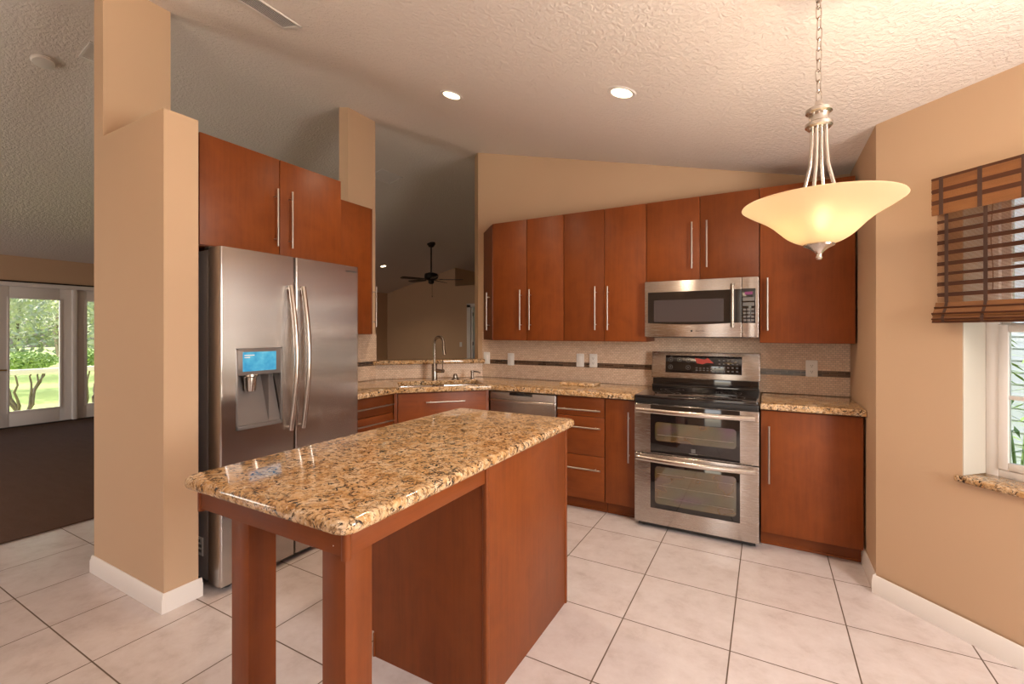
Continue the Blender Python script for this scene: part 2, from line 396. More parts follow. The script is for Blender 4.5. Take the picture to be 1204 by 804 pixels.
prof = [(XR+0.15, 2.445), (0.354, 2.445), (-2.4, ceil_z(-2.4)), (RX, RZ), (XL-0.15, ceil_z(XL-0.15))]; n = 5
YE = [3.0, WY+0.12, WY+0.12, YF+1.0, YF+1.0]
vs = [(x, (YN-0.15 if e == 0 else YE[i]), z+dz) for dz in (0, 0.12) for e in (0, 1) for i, (x, z) in enumerate(prof)]
fs = []
for i in range(n-1):
    a, b_ = i, n+i; fs += [(a, a+1, b_+1, b_), (2*n+a, 2*n+b_, 2*n+b_+1, 2*n+a+1), (a, 2*n+a, 2*n+a+1, a+1), (b_, b_+1, 3*n+i+1, 3*n+i)]
fs += [(0, n, 3*n, 2*n), (n-1, 3*n-1, 4*n-1, 2*n-1)]
mb.add(vs, fs); za, zb = ceil_z(-2.4), RZ; mb.add([(-2.4, WY+0.12, za), (-2.4, YF+1.0, za), (RX, YF+1.0, zb), (-2.4, WY+0.12, za+0.12), (-2.4, YF+1.0, za+0.12), (RX, YF+1.0, zb+0.12)], [(0, 1, 2), (3, 4, 5), (0, 1, 4, 3), (1, 2, 5, 4)]); struct('ceiling', mb, M_ceil, label='vaulted white knockdown ceiling', cat='ceiling')

# fridge wall: low in the middle, full height at both ends, with the stub pillar beside the fridge
mb = MB(); T = 0.115
mb.box(WX-T, WX, 1.125, 1.455, 0, ceil_z(WX-T)+0.02); mb.box(WX-T, WX, 1.455, 2.83, 0, 2.44); mb.box(WX-T, WX, 2.83, 3.15, 0, ceil_z(WX-T)+0.02)
mb.box(WX, -2.555, 1.125, 1.28, 0, 2.445)
struct('wall_left', mb, M_wall, label='tan pillar wall wrapping the refrigerator', cat='wall')
# range wall
mb = MB(); zt = 3.22
mb.prism([(-2.545, WY), (0.5, WY), (0.62, WY), (0.62, WY+0.12), (-2.665, WY+0.12)], 0, zt)
struct('wall_back', mb, M_wall, label='tan wall behind the range rising to the sloped ceiling', cat='wall')
# half wall under the pass-through (45 degrees), then its granite ledge
mb = MB(); q = 0.0849
mb.prism([(WX, 3.15), (-2.49, WY), (-2.49-q, WY+q), (WX-q, 3.15+q)], 0, 1.048)
struct('wall_sink', mb, M_wall, label='diagonal half wall behind the sink', cat='wall')
# right return and the angled window wall
mb = MB(); mb.box(0.5, 0.62, 3.03, WY, 0, 2.47); struct('wall_right', mb, M_wall, label='short tan return wall right of the base cabinets', cat='wall')
A45 = thing('wall_window', 'tan angled wall holding the shaded window', 'wall', (0.5, 3.03, 0), (0, 0, -PI/4), kind='structure')
U0, U1, Z0, Z1 = 0.372, 1.42, 0.69, 2.03
mb = MB(); WT = 0.20
mb.box(0, U0, 0, WT, 0, 2.47); mb.box(U1, 2.122, 0, WT, 0, 2.47); mb.box(U0, U1, 0, WT, 0, Z0); mb.box(U0, U1, 0, WT, Z1, 2.47)
part('wall_panel', mb, M_wall, A45, local=True)
mb = MB(); mb.box(XR, XR+0.12, 0.42, 1.46, 0, 0.8); mb.box(XR, XR+0.12, 0.42, 1.46, 2.22, 2.47); mb.box(XR, XR+0.12, 1.46, 1.6, 0, 2.47); mb.box(XR, XR+0.12, YN, 0.42, 0, 2.47)
struct('wall_right_side', mb, M_wall, label='tan side wall right of the camera', cat='wall')
mb = MB(); mb.box(XL, -7.9, YN-0.12, YN, 0, 3.65); mb.box(-5.7, -0.47, YN-0.12, YN, 0, 3.65); mb.box(0.67, XR+0.12, YN-0.12, YN, 0, 3.65)
mb.box(-7.9, -5.7, YN-0.12, YN, 2.2, 3.65); mb.box(-0.47, 0.67, YN-0.12, YN, 2.2, 3.65); mb.box(-7.9, -5.7, YN-0.12, YN, 0, 0.35); mb.box(-0.47, 0.67, YN-0.12, YN, 0, 0.25)
struct('wall_behind', mb, M_wall, label='tan wall behind the camera', cat='wall')
FD0, FD1 = 1.12, 4.55
mb = MB(); mb.box(XL-0.12, XL, YN, FD0, 0, 2.6); mb.box(XL-0.12, XL, FD1, YF, 0, 2.6); mb.box(XL-0.12, XL, FD0, FD1, 2.045, 2.6)
struct('wall_far_left', mb, M_wall, label='tan family room wall around the french doors', cat='wall')
mb = MB(); mb.box(XL, -6.93, YF, YF+0.12, 0, 3.7); mb.box(-6.93, -6.45, YF, YF+0.12, 0, 2.52); mb.box(-6.45, -5.6, YF, YF+0.12, 2.03, 2.52); mb.box(-5.6, -2.4, YF, YF+0.12, 0, 2.52)
mb.box(-6.95, -2.4, YF+0.9, YF+1.0, 2.4, 3.8); mb.box(-6.95, -2.4, YF+0.12, YF+1.0, 2.40, 2.52); mb.box(-6.99, -6.93, YF+0.12, YF+1.0, 2.4, 3.8)
struct('wall_far', mb, M_wall, label='tan far wall of the living room seen through the pass-through', cat='wall')
mb = MB(); mb.box(-2.5, -2.4, WY+0.12, YF, 0, 3.3); struct('wall_far_right', mb, M_wall, label='tan right wall of the living room', cat='wall')
mb = MB(); mb.box(-6.99, -2.3, YF+0.1, YF+1.05, 3.7, 3.8); struct('ceiling_niche', mb, M_ceil, label='top of the plant niche over the far door', cat='ceiling')

def baseboard(name, a, b, nrm, h=0.092):
    a, b, nv = Vector((*a, 0)), Vector((*b, 0)), Vector((*nrm, 0))
    pr = [(0, 0.0), (0.015, 0.0), (0.015, h*0.70), (0.010, h*0.80), (0.009, h*0.92), (0.004, h), (0, h)]
    m_ = MB(); k = len(pr)
    m_.add([p+nv*o+Vector((0, 0, z)) for p in (a, b) for o, z in pr], [tuple(range(k)), tuple(range(k, 2*k))[::-1]]+[(i, (i+1) % k, k+(i+1) % k, k+i) for i in range(k)])
    return struct(name, m_, M_base)
def baseboard_corner(name, c, h=0.092):
    pr = [(0.015, 0.0), (0.015, h*0.70), (0.010, h*0.80), (0.009, h*0.92), (0.004, h)]; m_ = MB()
    rings = [[(c[0], c[1], z), (c[0]+o, c[1], z), (c[0]+o, c[1]-o, z), (c[0], c[1]-o, z)] for o, z in pr]; k = len(rings)
    m_.add([p for r_ in rings for p in r_], [(4*i+j, 4*i+(j+1) % 4, 4*i+4+(j+1) % 4, 4*i+4+j) for i in range(k-1) for j in range(4)]+[(0, 1, 2, 3), tuple(4*k-4+j for j in range(4))])
    return struct(name, m_, M_base)
baseboard('baseboard_left', (WX-T-0.015, 1.125), (-2.5555, 1.125), (0, -1)); baseboard('baseboard_left_end', (-2.555, 1.1255), (-2.555, 1.295), (1, 0))
baseboard_corner('baseboard_left_corner', (-2.555, 1.125))
baseboard('baseboard_right', (0.5, 3.024), (0.5, 3.36), (-1, 0)); s2 = 0.70711
baseboard('baseboard_window', (0.4894, 3.0194+0.0000), (0.5+2.1*s2, 3.03-2.1*s2), (-s2, -s2)); baseboard('baseboard_far_left', (XL, YN), (XL, FD0-0.06), (1, 0))

# tiled backsplash
BZ0, BZ1, AZ0, AZ1 = 0.9145, 1.283, 1.046, 1.086
mb = MB(); mb.box(-2.49, 0.499, WY-0.010, WY-0.0005, BZ0, 1.36); bs = struct('trim_1', mb, M_tilex, label='travertine mosaic backsplash on the range wall', cat='backsplash')
mb = MB(); mb.box(-2.488, 0.499, WY-0.013, WY-0.0095, AZ0, AZ1); struct('accent_band', mb, M_accx, bs)
mb = MB(); mb.box(WX+0.0005, WX+0.010, 2.27, 3.155, BZ0, 1.339); bs = struct('trim_2', mb, M_tiley, label='travertine mosaic backsplash beside the refrigerator', cat='backsplash')
mb = MB(); mb.box(WX+0.0095, WX+0.013, 2.27, 3.153, AZ0, AZ1); struct('accent_band', mb, M_accy, bs)
DG = thing('trim_3', 'travertine mosaic strip behind the sink under the ledge', 'backsplash', (WX, 3.15, 0), (0, 0, PI/4), kind='structure')
mb = MB(); mb.box(0.0, 1.03, -0.010, -0.0005, BZ0, 1.048); part('tile_panel', mb, M_tilex, DG, local=True)

# ------------------------------------------------------------------ cabinets
G = 0.0018
def door(th, x0, x1, y0, y1, z0, z1, name='door', m=None):
    m_ = MB(); m_.box(x0, x1, y0, y1, z0, z1, 0.0016, 2); return part(name, m_, m or M_wood, th)
def pull(parent, p0, p1, nrm, r=0.006, m=None, name='handle', off=0.034, inset=0.13):
    p0, p1, nv = Vector(p0), Vector(p1), Vector(nrm).normalized(); m_ = MB()
    a, b = p0+nv*off, p1+nv*off; m_.tube([a, b], r, 12)
    for t in (inset, 1-inset):
        q_ = p0.lerp(p1, t); m_.tube([q_-nv*0.0005, q_+nv*off], r*0.75, 8)
    return part(name, m_, m or M_pull, parent)
def upper(label, x0, x1, z0, z1, doors, handles, yf=3.57, group='cherry wall cabinets on the range wall'):
    """doors: x split positions; handles: (door index, x, z0, z1)"""
    t = thing('wall_cabinet', label, 'cabinet', ((x0+x1)/2, yf, z0), group=group)
    m_ = MB(); m_.box(x0+0.0006, x1-0.0006, yf+0.020, WY-0.0005, z0, z1, 0.001); part('carcass', m_, M_wood, t)
    m_ = MB(); m_.box(x0+0.004, x1-0.004, yf+0.0185, yf+0.0205, z0+0.003, z1-0.003); part('face_frame', m_, M_gap_shade, t)
    xs = [x0]+doors+[x1]; ds = []
    for a, b in zip(xs[:-1], xs[1:]): ds.append(door(t, a+G, b-G, yf, yf+0.0185, z0+0.002, z1-0.001))
    for i, x, a, b in handles: pull(ds[i], (x, yf, a), (x, yf, b), (0, -1, 0))
    return t
UB, UT = 1.283, 2.343
upper('two-door cherry wall cabinet beside the angled end, over the dishwasher', -2.178, -1.487, UB, UT, [-1.836], [(0, -1.888, 1.375, 1.726), (1, -1.796, 1.375, 1.726)])
upper('two-door cherry wall cabinet directly left of the microwave, its doors two shades', -1.485, -0.807, UB, UT, [-1.136], [(0, -1.206, 1.373, 1.724), (1, -1.103, 1.373, 1.720)])
upper('short two-door cherry cabinet mounted above the microwave', -0.805, -0.045, 1.736, UT, [-0.424], [(0, -0.476, 1.820, 2.156), (1, -0.376, 1.822, 2.156)])
upper('single-door cherry wall cabinet right of the microwave, behind the pendant', -0.043, 0.488, UB, UT, [], [(0, 0.004, 1.368, 1.724)])
# angled end cabinets either side of the pass-through
def angled(label, a, b, c, z0, z1, group, hz):
    """triangular end unit: a front corner, b far corner at the wall, c wall corner behind a"""
    A, B, Cc = Vector((*a, 0)), Vector((*b, 0)), Vector((*c, 0)); d = (B-A).normalized(); nv = Vector((d.y, -d.x, 0))
    if nv.dot(A-Cc) < 0: nv = -nv
    t = thing('end_cabinet', label, 'cabinet', (a[0], a[1], z0), group=group)
    m_ = MB(); m_.prism([tuple(p.xy) for p in (A+(Cc-A)*0.06, B, Cc)], z0, z1); part('carcass', m_, M_wood, t)
    m_ = MB(); p0, p1 = A+d*0.006, B-d*0.02; m_.prism([tuple(p.xy) for p in (p0-nv*0.012, p1-nv*0.012, p1+nv*0.006, p0+nv*0.006)], z0+0.002, z1-0.001, 0.0015); dd = part('door', m_, M_wood, t)
    h = A+d*0.11+nv*0.006; pull(dd, (h.x, h.y, hz[0]), (h.x, h.y, hz[1]), nv)
angled('narrow cherry end cabinet with angled door right of the pass-through', (-2.180, 3.574), (-2.470, 3.868), (-2.180, WY-0.001), UB, UT, 'angled cherry end cabinets', (1.375, 1.726))
LB, LT, LX = 1.339, 2.385, -2.880
angled('cherry end cabinet with angled door left of the pass-through', (LX, 2.775), (WX+0.012, 3.095), (WX+0.001, 2.775), LB, LT, 'angled cherry end cabinets', (1.40, 1.745))
t = thing('wall_cabinet', 'shallow cherry wall cabinet half hidden behind the right refrigerator door', 'cabinet', (LX, 2.5, LB))
mb = MB(); mb.box(WX+0.0005, LX-0.020, 2.236, 2.773, LB, LT, 0.001); part('carcass', mb, M_wood, t); door(t, LX-0.0185, LX, 2.238, 2.771, LB+0.002, LT-0.001)
# cabinet over the fridge
t = thing('fridge_cabinet', 'deep two-door cherry cabinet above the refrigerator', 'cabinet', (-2.59, 1.75, 1.83)); FX = -2.590
mb = MB(); mb.box(WX+0.0005, FX-0.021, 1.284, 2.215, 1.815, 2.405, 0.001); part('carcass', mb, M_wood, t)
mb = MB(); mb.box(FX-0.0212, FX-0.0195, 1.288, 2.211, 1.82, 2.40); part('face_frame', mb, M_gap_shade, t)
d1 = door(t, FX-0.0195, FX, 1.304, 1.752, 1.818, 2.405); d2 = door(t, FX-0.0195, FX, 1.757, 2.213, 1.818, 2.405)
pull(d1, (FX, 1.722, 1.872), (FX, 1.722, 2.216), (1, 0, 0)); pull(d2, (FX, 1.818, 1.874), (FX, 1.818, 2.222), (1, 0, 0))

# base cabinets
BF, TOE, BT = 3.300, 3.370, 0.872
def base_box(name, label, x0, x1, group='cherry base cabinets on the range wall'):
    t = thing(name, label, 'cabinet', ((x0+x1)/2, BF, 0), group=group)
    m_ = MB(); m_.box(x0, x1, BF+0.021, WY-0.0015, 0.095, BT, 0.001); part('carcass', m_, M_wood, t)
    m_ = MB(); m_.box(x0+0.004, x1-0.004, BF+0.0192, BF+0.0215, 0.10, BT-0.004); part('face_frame', m_, M_gap_shade, t)
    m_ = MB(); m_.box(x0, x1, TOE, TOE+0.016, 0.0005, 0.0955); m_.box(x0, x1, TOE-0.008, TOE, 0.0005, 0.016, 0.003); part('toe_kick', m_, M_woodx, t)
    return t
t = base_box('base_cabinet', 'single-door cherry base cabinet in the corner right of the range', -0.034, 0.488)
d1 = door(t, -0.032, 0.488, BF, BF+0.019, 0.098, 0.864); pull(d1, (0.012, BF, 0.415), (0.012, BF, 0.772), (0, -1, 0))
t = base_box('base_cabinet', 'narrow one-door cherry base cabinet touching the left side of the range', -1.046, -0.826)
d1 = door(t, -1.044, -0.828, BF, BF+0.019, 0.098, 0.864); pull(d1, (-0.866, BF, 0.423), (-0.866, BF, 0.784), (0, -1, 0))
t = base_box('drawer_cabinet', 'three-drawer cherry base cabinet between dishwasher and narrow door', -1.430, -1.049)
for a, b, hz in ((0.722, 0.864, 0.772), (0.429, 0.718, 0.642), (0.098, 0.425, 0.332)):
    d1 = door(t, -1.428, -1.051, BF, BF+0.019, a, b, 'drawer', M_woodx); pull(d1, (-1.412, BF, hz), (-1.072, BF, hz), (0, -1, 0))
# left drawer bank on the fridge wall
LF = -2.600
t = thing('drawer_cabinet', 'cherry drawer cabinet between the refrigerator and the sink corner', 'cabinet', (LF, 2.5, 0))
mb = MB(); mb.box(WX+0.0015, LF-0.021, 2.268, 2.735, 0.095, BT, 0.001); part('carcass', mb, M_wood, t)
mb = MB(); mb.box(LF-0.0215, LF-0.0192, 2.272, 2.731, 0.10, BT-0.004); part('face_frame', mb, M_gap_shade, t)
mb = MB(); mb.box(LF-0.086, LF-0.07, 2.268, 2.735, 0.0005, 0.0955); part('toe_kick', mb, M_woody, t)
for a, b, hz in ((0.722, 0.864, 0.79), (0.429, 0.718, 0.665), (0.098, 0.425, 0.332)):
    d1 = door(t, LF-0.019, LF, 2.270, 2.733, a, b, 'drawer', M_woody); pull(d1, (LF, 2.30, hz), (LF, 2.71, hz), (1, 0, 0))
# diagonal sink base, in its own frame: x along the front, y into the corner
S0 = Vector((LF, 2.742)); S1 = Vector((-2.052, BF-0.006)); SL = (S1-S0).length
SK = thing('sink_cabinet', 'diagonal cherry sink cabinet across the corner with one wide front', 'cabinet', (S0.x, S0.y, 0), (0, 0, math.atan2(S1.y-S0.y, S1.x-S0.x)))
mb = MB(); mb.prism([(0.004, 0.022), (SL-0.004, 0.022), (SL-0.0, 0.03), (SL/2+0.30, 0.62), (SL/2-0.30, 0.62), (0.0, 0.03)], 0.095, 0.115); part('carcass', mb, M_wood, SK, local=True)
mb = MB(); mb.box(0.0, 0.030, 0.002, 0.022, 0.095, BT-0.001, 0.001); mb.box(SL-0.030, SL, 0.002, 0.022, 0.095, BT-0.001, 0.001); mb.box(0.03, SL-0.03, 0.006, 0.022, 0.095, BT-0.004); part('face_frame', mb, M_wood, SK, local=True)
mb = MB(); mb.box(0.032, SL-0.032, -0.014, 0.005, 0.512, 0.864, 0.0016); d1 = part('drawer_front', mb, M_woodx, SK, local=True)
mb = MB(); xa, xb = 0.250, 0.565; mb.tube([(xa, -0.048, 0.792), (xb, -0.048, 0.792)], 0.006, 12)
for x in (xa+0.04, xb-0.04): mb.tube([(x, -0.0135, 0.792), (x, -0.048, 0.792)], 0.0045, 8)
part('handle', mb, M_pull, d1, local=True)
for x0, x1, hx in ((0.032, SL/2-0.002, SL/2-0.04), (SL/2+0.002, SL-0.032, SL/2+0.04)):
    mb = MB(); mb.box(x0, x1, -0.014, 0.005, 0.098, 0.508, 0.0016); d1 = part('door', mb, M_wood, SK, local=True)
    mb = MB(); mb.tube([(hx, -0.048, 0.20), (hx, -0.048, 0.47)], 0.006, 12)
    for z in (0.23, 0.44): mb.tube([(hx, -0.0135, z), (hx, -0.048, z)], 0.0045, 8)
    part('handle', mb, M_pull, d1, local=True)
mb = MB(); mb.box(0.02, SL-0.02, 0.075, 0.09, 0.0005, 0.0955); part('toe_kick', mb, M_woodx, SK, local=True)

# ------------------------------------------------------------------ dishwasher
t = thing('dishwasher', 'stainless dishwasher left of the three-drawer cabinet', 'dishwasher', (-1.74, BF, 0))
DX0, DX1 = -2.036, -1.436
mb = MB(); mb.box(DX0, DX1, BF+0.03, WY-0.03, 0.02, 0.868); part('tub', mb, M_darkgrey, t)
mb = MB(); mb.box(DX0+0.002, DX1-0.002, BF-0.012, BF+0.03, 0.10, 0.862, 0.004, 3); dd = part('door', mb, M_steel, t)
mb = MB(); mb.box(-1.850, -1.640, BF-0.0135, BF-0.011, 0.838, 0.861, 0.001); part('control_slot', mb, M_blackglass, dd)
mb = MB(); pts = [(DX0+0.012+(DX1-DX0-0.024)*k/16, BF-0.030-0.026*math.sin(PI*k/16), 0.797) for k in range(17)]; mb.tube(pts, 0.0105, 12)
for x in (DX0+0.02, DX1-0.02): mb.tube([(x, BF-0.0125, 0.797), (x, BF-0.034, 0.797)], 0.009, 10)
part('handle', mb, M_nickel, dd)
mb = MB(); mb.box(DX0+0.01, DX1-0.01, TOE-0.02, TOE, 0.0005, 0.095); part('kick_plate', mb, M_black, t)

# ------------------------------------------------------------------ countertops
CT, CB = 0.914, 0.8735
def slab(poly, bev=0.012, z0=CB, z1=CT):
    m_ = MB(); m_.prism(poly, z0, z1, bev, 4); return m_
CE, CX = 3.262, -2.552
def arc(c, r, a0, a1, n=5): return [(c[0]+r*math.cos(math.radians(a0+(a1-a0)*k/n)), c[1]+r*math.sin(math.radians(a0+(a1-a0)*k/n))) for k in range(n+1)]
# the big top has the sink cut-out, so it is built in pieces round the hole in the sink's own frame
e0 = Vector((CX, 2.715)); e1 = Vector((-2.012, CE)); di = (e1-e0).normalized(); dn = Vector((-di.y, di.x))
outer = [(WX+0.0105, 2.262), (CX, 2.262), tuple(e0), tuple(e1), (-0.8215, CE), (-0.8215, WY-0.0105), (-2.492, WY-0.0105), (WX+0.0105, 3.148)]
mid = (e0+e1)/2
sc_ = mid+dn*0.275                                     # sink centre
def sk(u, v): return tuple(sc_+di*u+dn*v)
HW, HD = 0.355, 0.195
def slab_with_hole(outer, hole, z0, z1, bev):
    bm = bmesh.new()
    def loop(pts, z): return [bm.verts.new((x, y, z)) for x, y in pts]
    res = {}
    for z in (z0, z1):
        o = loop(outer, z); h = loop(hole, z); es = []
        for l in (o, h):
            for i in range(len(l)): es.append(bm.edges.new((l[i], l[(i+1) % len(l)])))
        bmesh.ops.triangle_fill(bm, use_beauty=True, use_dissolve=False, edges=es); res[z] = (o, h)
    for k in (0, 1):
        a, b = res[z0][k], res[z1][k]; n_ = len(a)
        for i in range(n_): bm.faces.new((a[i], a[(i+1) % n_], b[(i+1) % n_], b[i]))
    bmesh.ops.recalc_face_normals(bm, faces=bm.faces)
    es = [e for e in bm.edges if abs(e.verts[0].co.z-e.verts[1].co.z) < 1e-6 and len(e.link_faces) == 2 and abs(e.calc_face_angle(0)-PI/2) < 0.2]
    bmesh.ops.bevel(bm, geom=es, offset=bev, segments=4, profile=0.5, affect='EDGES')
    m_ = MB(); m_.addbm(bm); return m_
hole = [sk(u, v) for u, v in rounded(-HW, HW, -HD, HD, 0.05, 4)]
single('countertop', slab_with_hole(outer, hole, CB, CT, 0.010), M_granite, 'L-shaped gold granite countertop running round the sink corner', 'countertop', (-2.2, 3.3, CB))
single('countertop', slab([(-0.0345, CE), (0.497, CE), (0.497, WY-0.0105), (-0.0345, WY-0.0105)], 0.010), M_granite, 'short gold granite countertop between range and right wall', 'countertop', (0.23, 3.5, CB))
LG = thing('ledge', 'narrow speckled granite ledge on the pass-through half wall', 'ledge', (WX, 3.15, 1.048), (0, 0, PI/4))
mb = MB(); mb.box(-0.02, 1.05, -0.045, 0.20, 1.0485, 1.088, 0.010, 3); mb.v = [(x, y, z-1.048) for x, y, z in mb.v]; part('stone_slab', mb, M_granite, LG, local=True)

# sink, faucet and friends
SN = thing('kitchen_sink', 'double-bowl stainless undermount sink in the corner countertop', 'sink', (*sc_, CB), (0, 0, math.atan2(di.y, di.x)))
for x0, x1 in ((-HW-0.012, -0.012), (0.012, HW+0.012)):
    z1, z0, tt = 0.0-0.001, -0.19, 0.004; mb = MB()
    def ringz(r_in, z): return [(x, y, z) for x, y in rounded(x0+r_in, x1-r_in, -HD-0.012+r_in, HD+0.012-r_in, 0.045, 4)]
    R = [ringz(0, z1), ringz(0.001, z0), ringz(0.03, z0-0.004), ringz(0.034, z0), ringz(0.006, z1)]
    vs = [p for r_ in R for p in r_]; k = len(R[0]); fs = []
    for i in range(len(R)-1): fs += [(i*k+j, i*k+(j+1) % k, (i+1)*k+(j+1) % k, (i+1)*k+j) for j in range(k)]
    fs += [tuple(4*k+j for j in range(k))[::-1]] if False else []
    R2 = [ringz(0.006, z1), ringz(0.010, z0+0.02), ringz(0.03, z0+0.002)]
    mb.add(vs, fs); vs = [p for r_ in R2 for p in r_]; fs = []
    for i in range(2): fs += [(i*k+j, i*k+(j+1) % k, (i+1)*k+(j+1) % k, (i+1)*k+j) for j in range(k)]
    fs.append(tuple(2*k+j for j in range(k))); mb.add(vs, fs); part('bowl', mb, M_sink, SN, local=True)
mb = MB(); mb.box(-0.0115, 0.0115, -HD-0.01, HD+0.01, -0.030, -0.0015, 0.004); part('divider', mb, M_sink, SN, local=True)
fp = Vector(sk(-0.020, 0.262))
FC = thing('faucet', 'tall gooseneck pull-down faucet in brushed nickel behind the sink', 'faucet', (*fp, CT), (0, 0, math.radians(2)))
mb = MB(); mb.lathe([(0, 0), (0.030, 0), (0.030, 0.004), (0.026, 0.008), (0.0255, 0.145), (0.021, 0.152), (0, 0.152)], n=24); part('body', mb, M_bronze_nickel, FC, local=True)
mb = MB(); pts = [(0, 0, 0.150), (0, 0, 0.24), (0, 0, 0.33)]; R_ = 0.062
for k in range(1, 13): a = PI*k/13; pts.append((R_-R_*math.cos(a), -0.03*k/13, 0.335+R_*1.05*math.sin(a)))
pts += [(0.135, -0.045, 0.30)]
mb.tube(pts, 0.0125, 14); part('spout', mb, M_bronze_nickel, FC, local=True)
mb = MB(); mb.tube([(0.1335, -0.044, 0.306), (0.142, -0.049, 0.262), (0.147, -0.052, 0.240)], [0.0135, 0.0155, 0.0165], 14); part('spray_head', mb, M_bronze_nickel, FC, local=True)
mb = MB(); mb.tube([(0.020, 0, 0.088), (0.108, -0.01, 0.088)], 0.0175, 14); mb.tube([(0.098, -0.01, 0.098), (0.100, -0.01, 0.19)], 0.0045, 8); part('lever_handle', mb, M_bronze_nickel, FC, local=True)
p = sk(0.175, 0.275); AG = thing('sink_hole_cap', 'low round nickel cap between faucet and soap pump', 'cap', (*p, CT))
mb = MB(); mb.lathe([(0, 0), (0.040, 0), (0.038, 0.008), (0.021, 0.016), (0.020, 0.040), (0.014, 0.052), (0, 0.056)], n=24); part('cap_body', mb, M_bronze_nickel, AG, local=True)
p = sk(0.335, 0.268); SD = thing('soap_pump', 'short nickel soap pump standing rightmost behind the sink', 'soap dispenser', (*p, CT))
mb = MB(); mb.lathe([(0, 0), (0.024, 0), (0.024, 0.006), (0.015, 0.010), (0.015, 0.066), (0.019, 0.068), (0.019, 0.080), (0, 0.082)], n=24); part('pump_body', mb, M_bronze_nickel, SD, local=True)
mb = MB(); mb.tube([(0.012, 0.0, 0.074), (0.065, 0.004, 0.070), (0.085, 0.004, 0.060)], 0.006, 10); part('nozzle', mb, M_bronze_nickel, SD, local=True)
# loose granite board on the counter
mb = MB(); mb.prism(rounded(-1.52, -1.22, 3.55, 3.74, 0.012, 3), CT+0.0005, CT+0.024, 0.005, 3)
single('cutting_board', mb, M_granite, 'loose rectangular granite board lying on the countertop left of the range', 'cutting board', (-1.37, 3.64, CT))

# ------------------------------------------------------------------ wall plates
def plate(name, label, M, kind, cat='outlet', group='white wall plates on the backsplash', m=None):
    t = thing(name, label, cat, M.to_translation(), M.to_euler(), group)
    m_ = MB(); m_.prism(rounded(-0.036, 0.036, -0.0585, 0.0585, 0.006, 3), 0.0003, 0.006, 0.002, 2); part('plate', m_, m or M_plate, t, local=True)
    if kind == 'outlet':
        for s in (-1, 1):
            m_ = MB(); m_.prism(rounded(-0.0165, 0.0165, s*0.021-0.014, s*0.021+0.014, 0.008, 3), 0.006, 0.0075)
            so = part('socket', m_, m or M_plate, t, local=True)
            for x in (-0.006, 0.006): m_ = MB(); m_.box(x-0.0012, x+0.0012, s*0.021-0.003, s*0.021+0.006, 0.0074, 0.0078); part('slot', m_, M_darkmark, so, local=True)
            m_ = MB(); m_.disc((0, s*0.021-0.008, 0.0078), 0.0028, 10); part('earth_hole', m_, M_darkmark, so, local=True)
    elif kind == 'switch':
        m_ = MB(); m_.prism(rounded(-0.0165, 0.0165, -0.033, 0.033, 0.002, 2), 0.006, 0.0095, 0.001, 2); part('rocker', m_, m or M_plate, t, local=True)
    return t
def wallM(x, z, y=WY-0.013): return Matrix.Translation((x, y, z)) @ Euler((PI/2, 0, 0)).to_matrix().to_4x4()
plate('wall_plate', 'blank white plate at the end of the backsplash by the pass-through', wallM(-2.432, 1.10), 'switch', 'switch')
plate('wall_plate', 'single white switch plate above the dishwasher', wallM(-2.158, 1.095), 'switch', 'switch')
plate('wall_plate', 'left plate of the close white pair above the granite board', wallM(-1.451, 1.107), 'switch', 'switch')
plate('electrical_outlet', 'right plate of the close white pair above the granite board', wallM(-1.330, 1.107), 'outlet')
plate('electrical_outlet', 'white outlet on the backsplash right of the range', wallM(0.277, 1.100), 'outlet')
plate('wall_plate', 'beige plate on the side backsplash next to the refrigerator', Matrix.Translation((WX+0.013, 2.50, 1.10)) @ Euler((PI/2, 0, PI/2)).to_matrix().to_4x4(), 'switch', 'switch', m=plain('beige_plate', (0.50, 0.37, 0.26), 0.35))
plate('wall_plate', 'small pale switch plate on the far living room wall', Matrix.Translation((-6.75, YF-0.001, 1.04)) @ Euler((PI/2, 0, 0)).to_matrix().to_4x4(), 'switch', 'switch', group=None)

# ------------------------------------------------------------------ range (double oven)
RX0, RX1, RF = -0.812, -0.042, 3.245
t = thing('range', 'freestanding stainless double-oven range with black glass cooktop', 'range', ((RX0+RX1)/2, RF, 0))
mb = MB(); mb.box(RX0+0.004, RX1-0.004, RF+0.045, 3.845, 0.03, 0.897, 0.002); part('body', mb, M_darkgrey, t)
mb = MB(); mb.prism(rounded(RX0-0.002, RX1+0.002, RF-0.012, 3.80, 0.02, 4), 0.8975, 0.921, 0.006, 3); ck = part('cooktop', mb, M_blackglass, t)
for cx, cy, r in ((-0.63, 3.40, 0.10), (-0.24, 3.40, 0.115), (-0.63, 3.64, 0.085), (-0.24, 3.64, 0.085)):
    mb = MB()
    for rr in (r, r*0.6): mb.add([(cx+q_*math.cos(2*PI*k/40), cy+q_*math.sin(2*PI*k/40), 0.9213) for q_ in (rr, rr-0.0025) for k in range(40)], [(k, (k+1) % 40, 40+(k+1) % 40, 40+k) for k in range(40)])
    part('burner_ring', mb, M_mark, ck)
mb = MB(); mb.box(RX0+0.002, RX1-0.002, RF+0.004, RF+0.05, 0.862, 0.8975, 0.003); part('front_rail', mb, M_black, t)
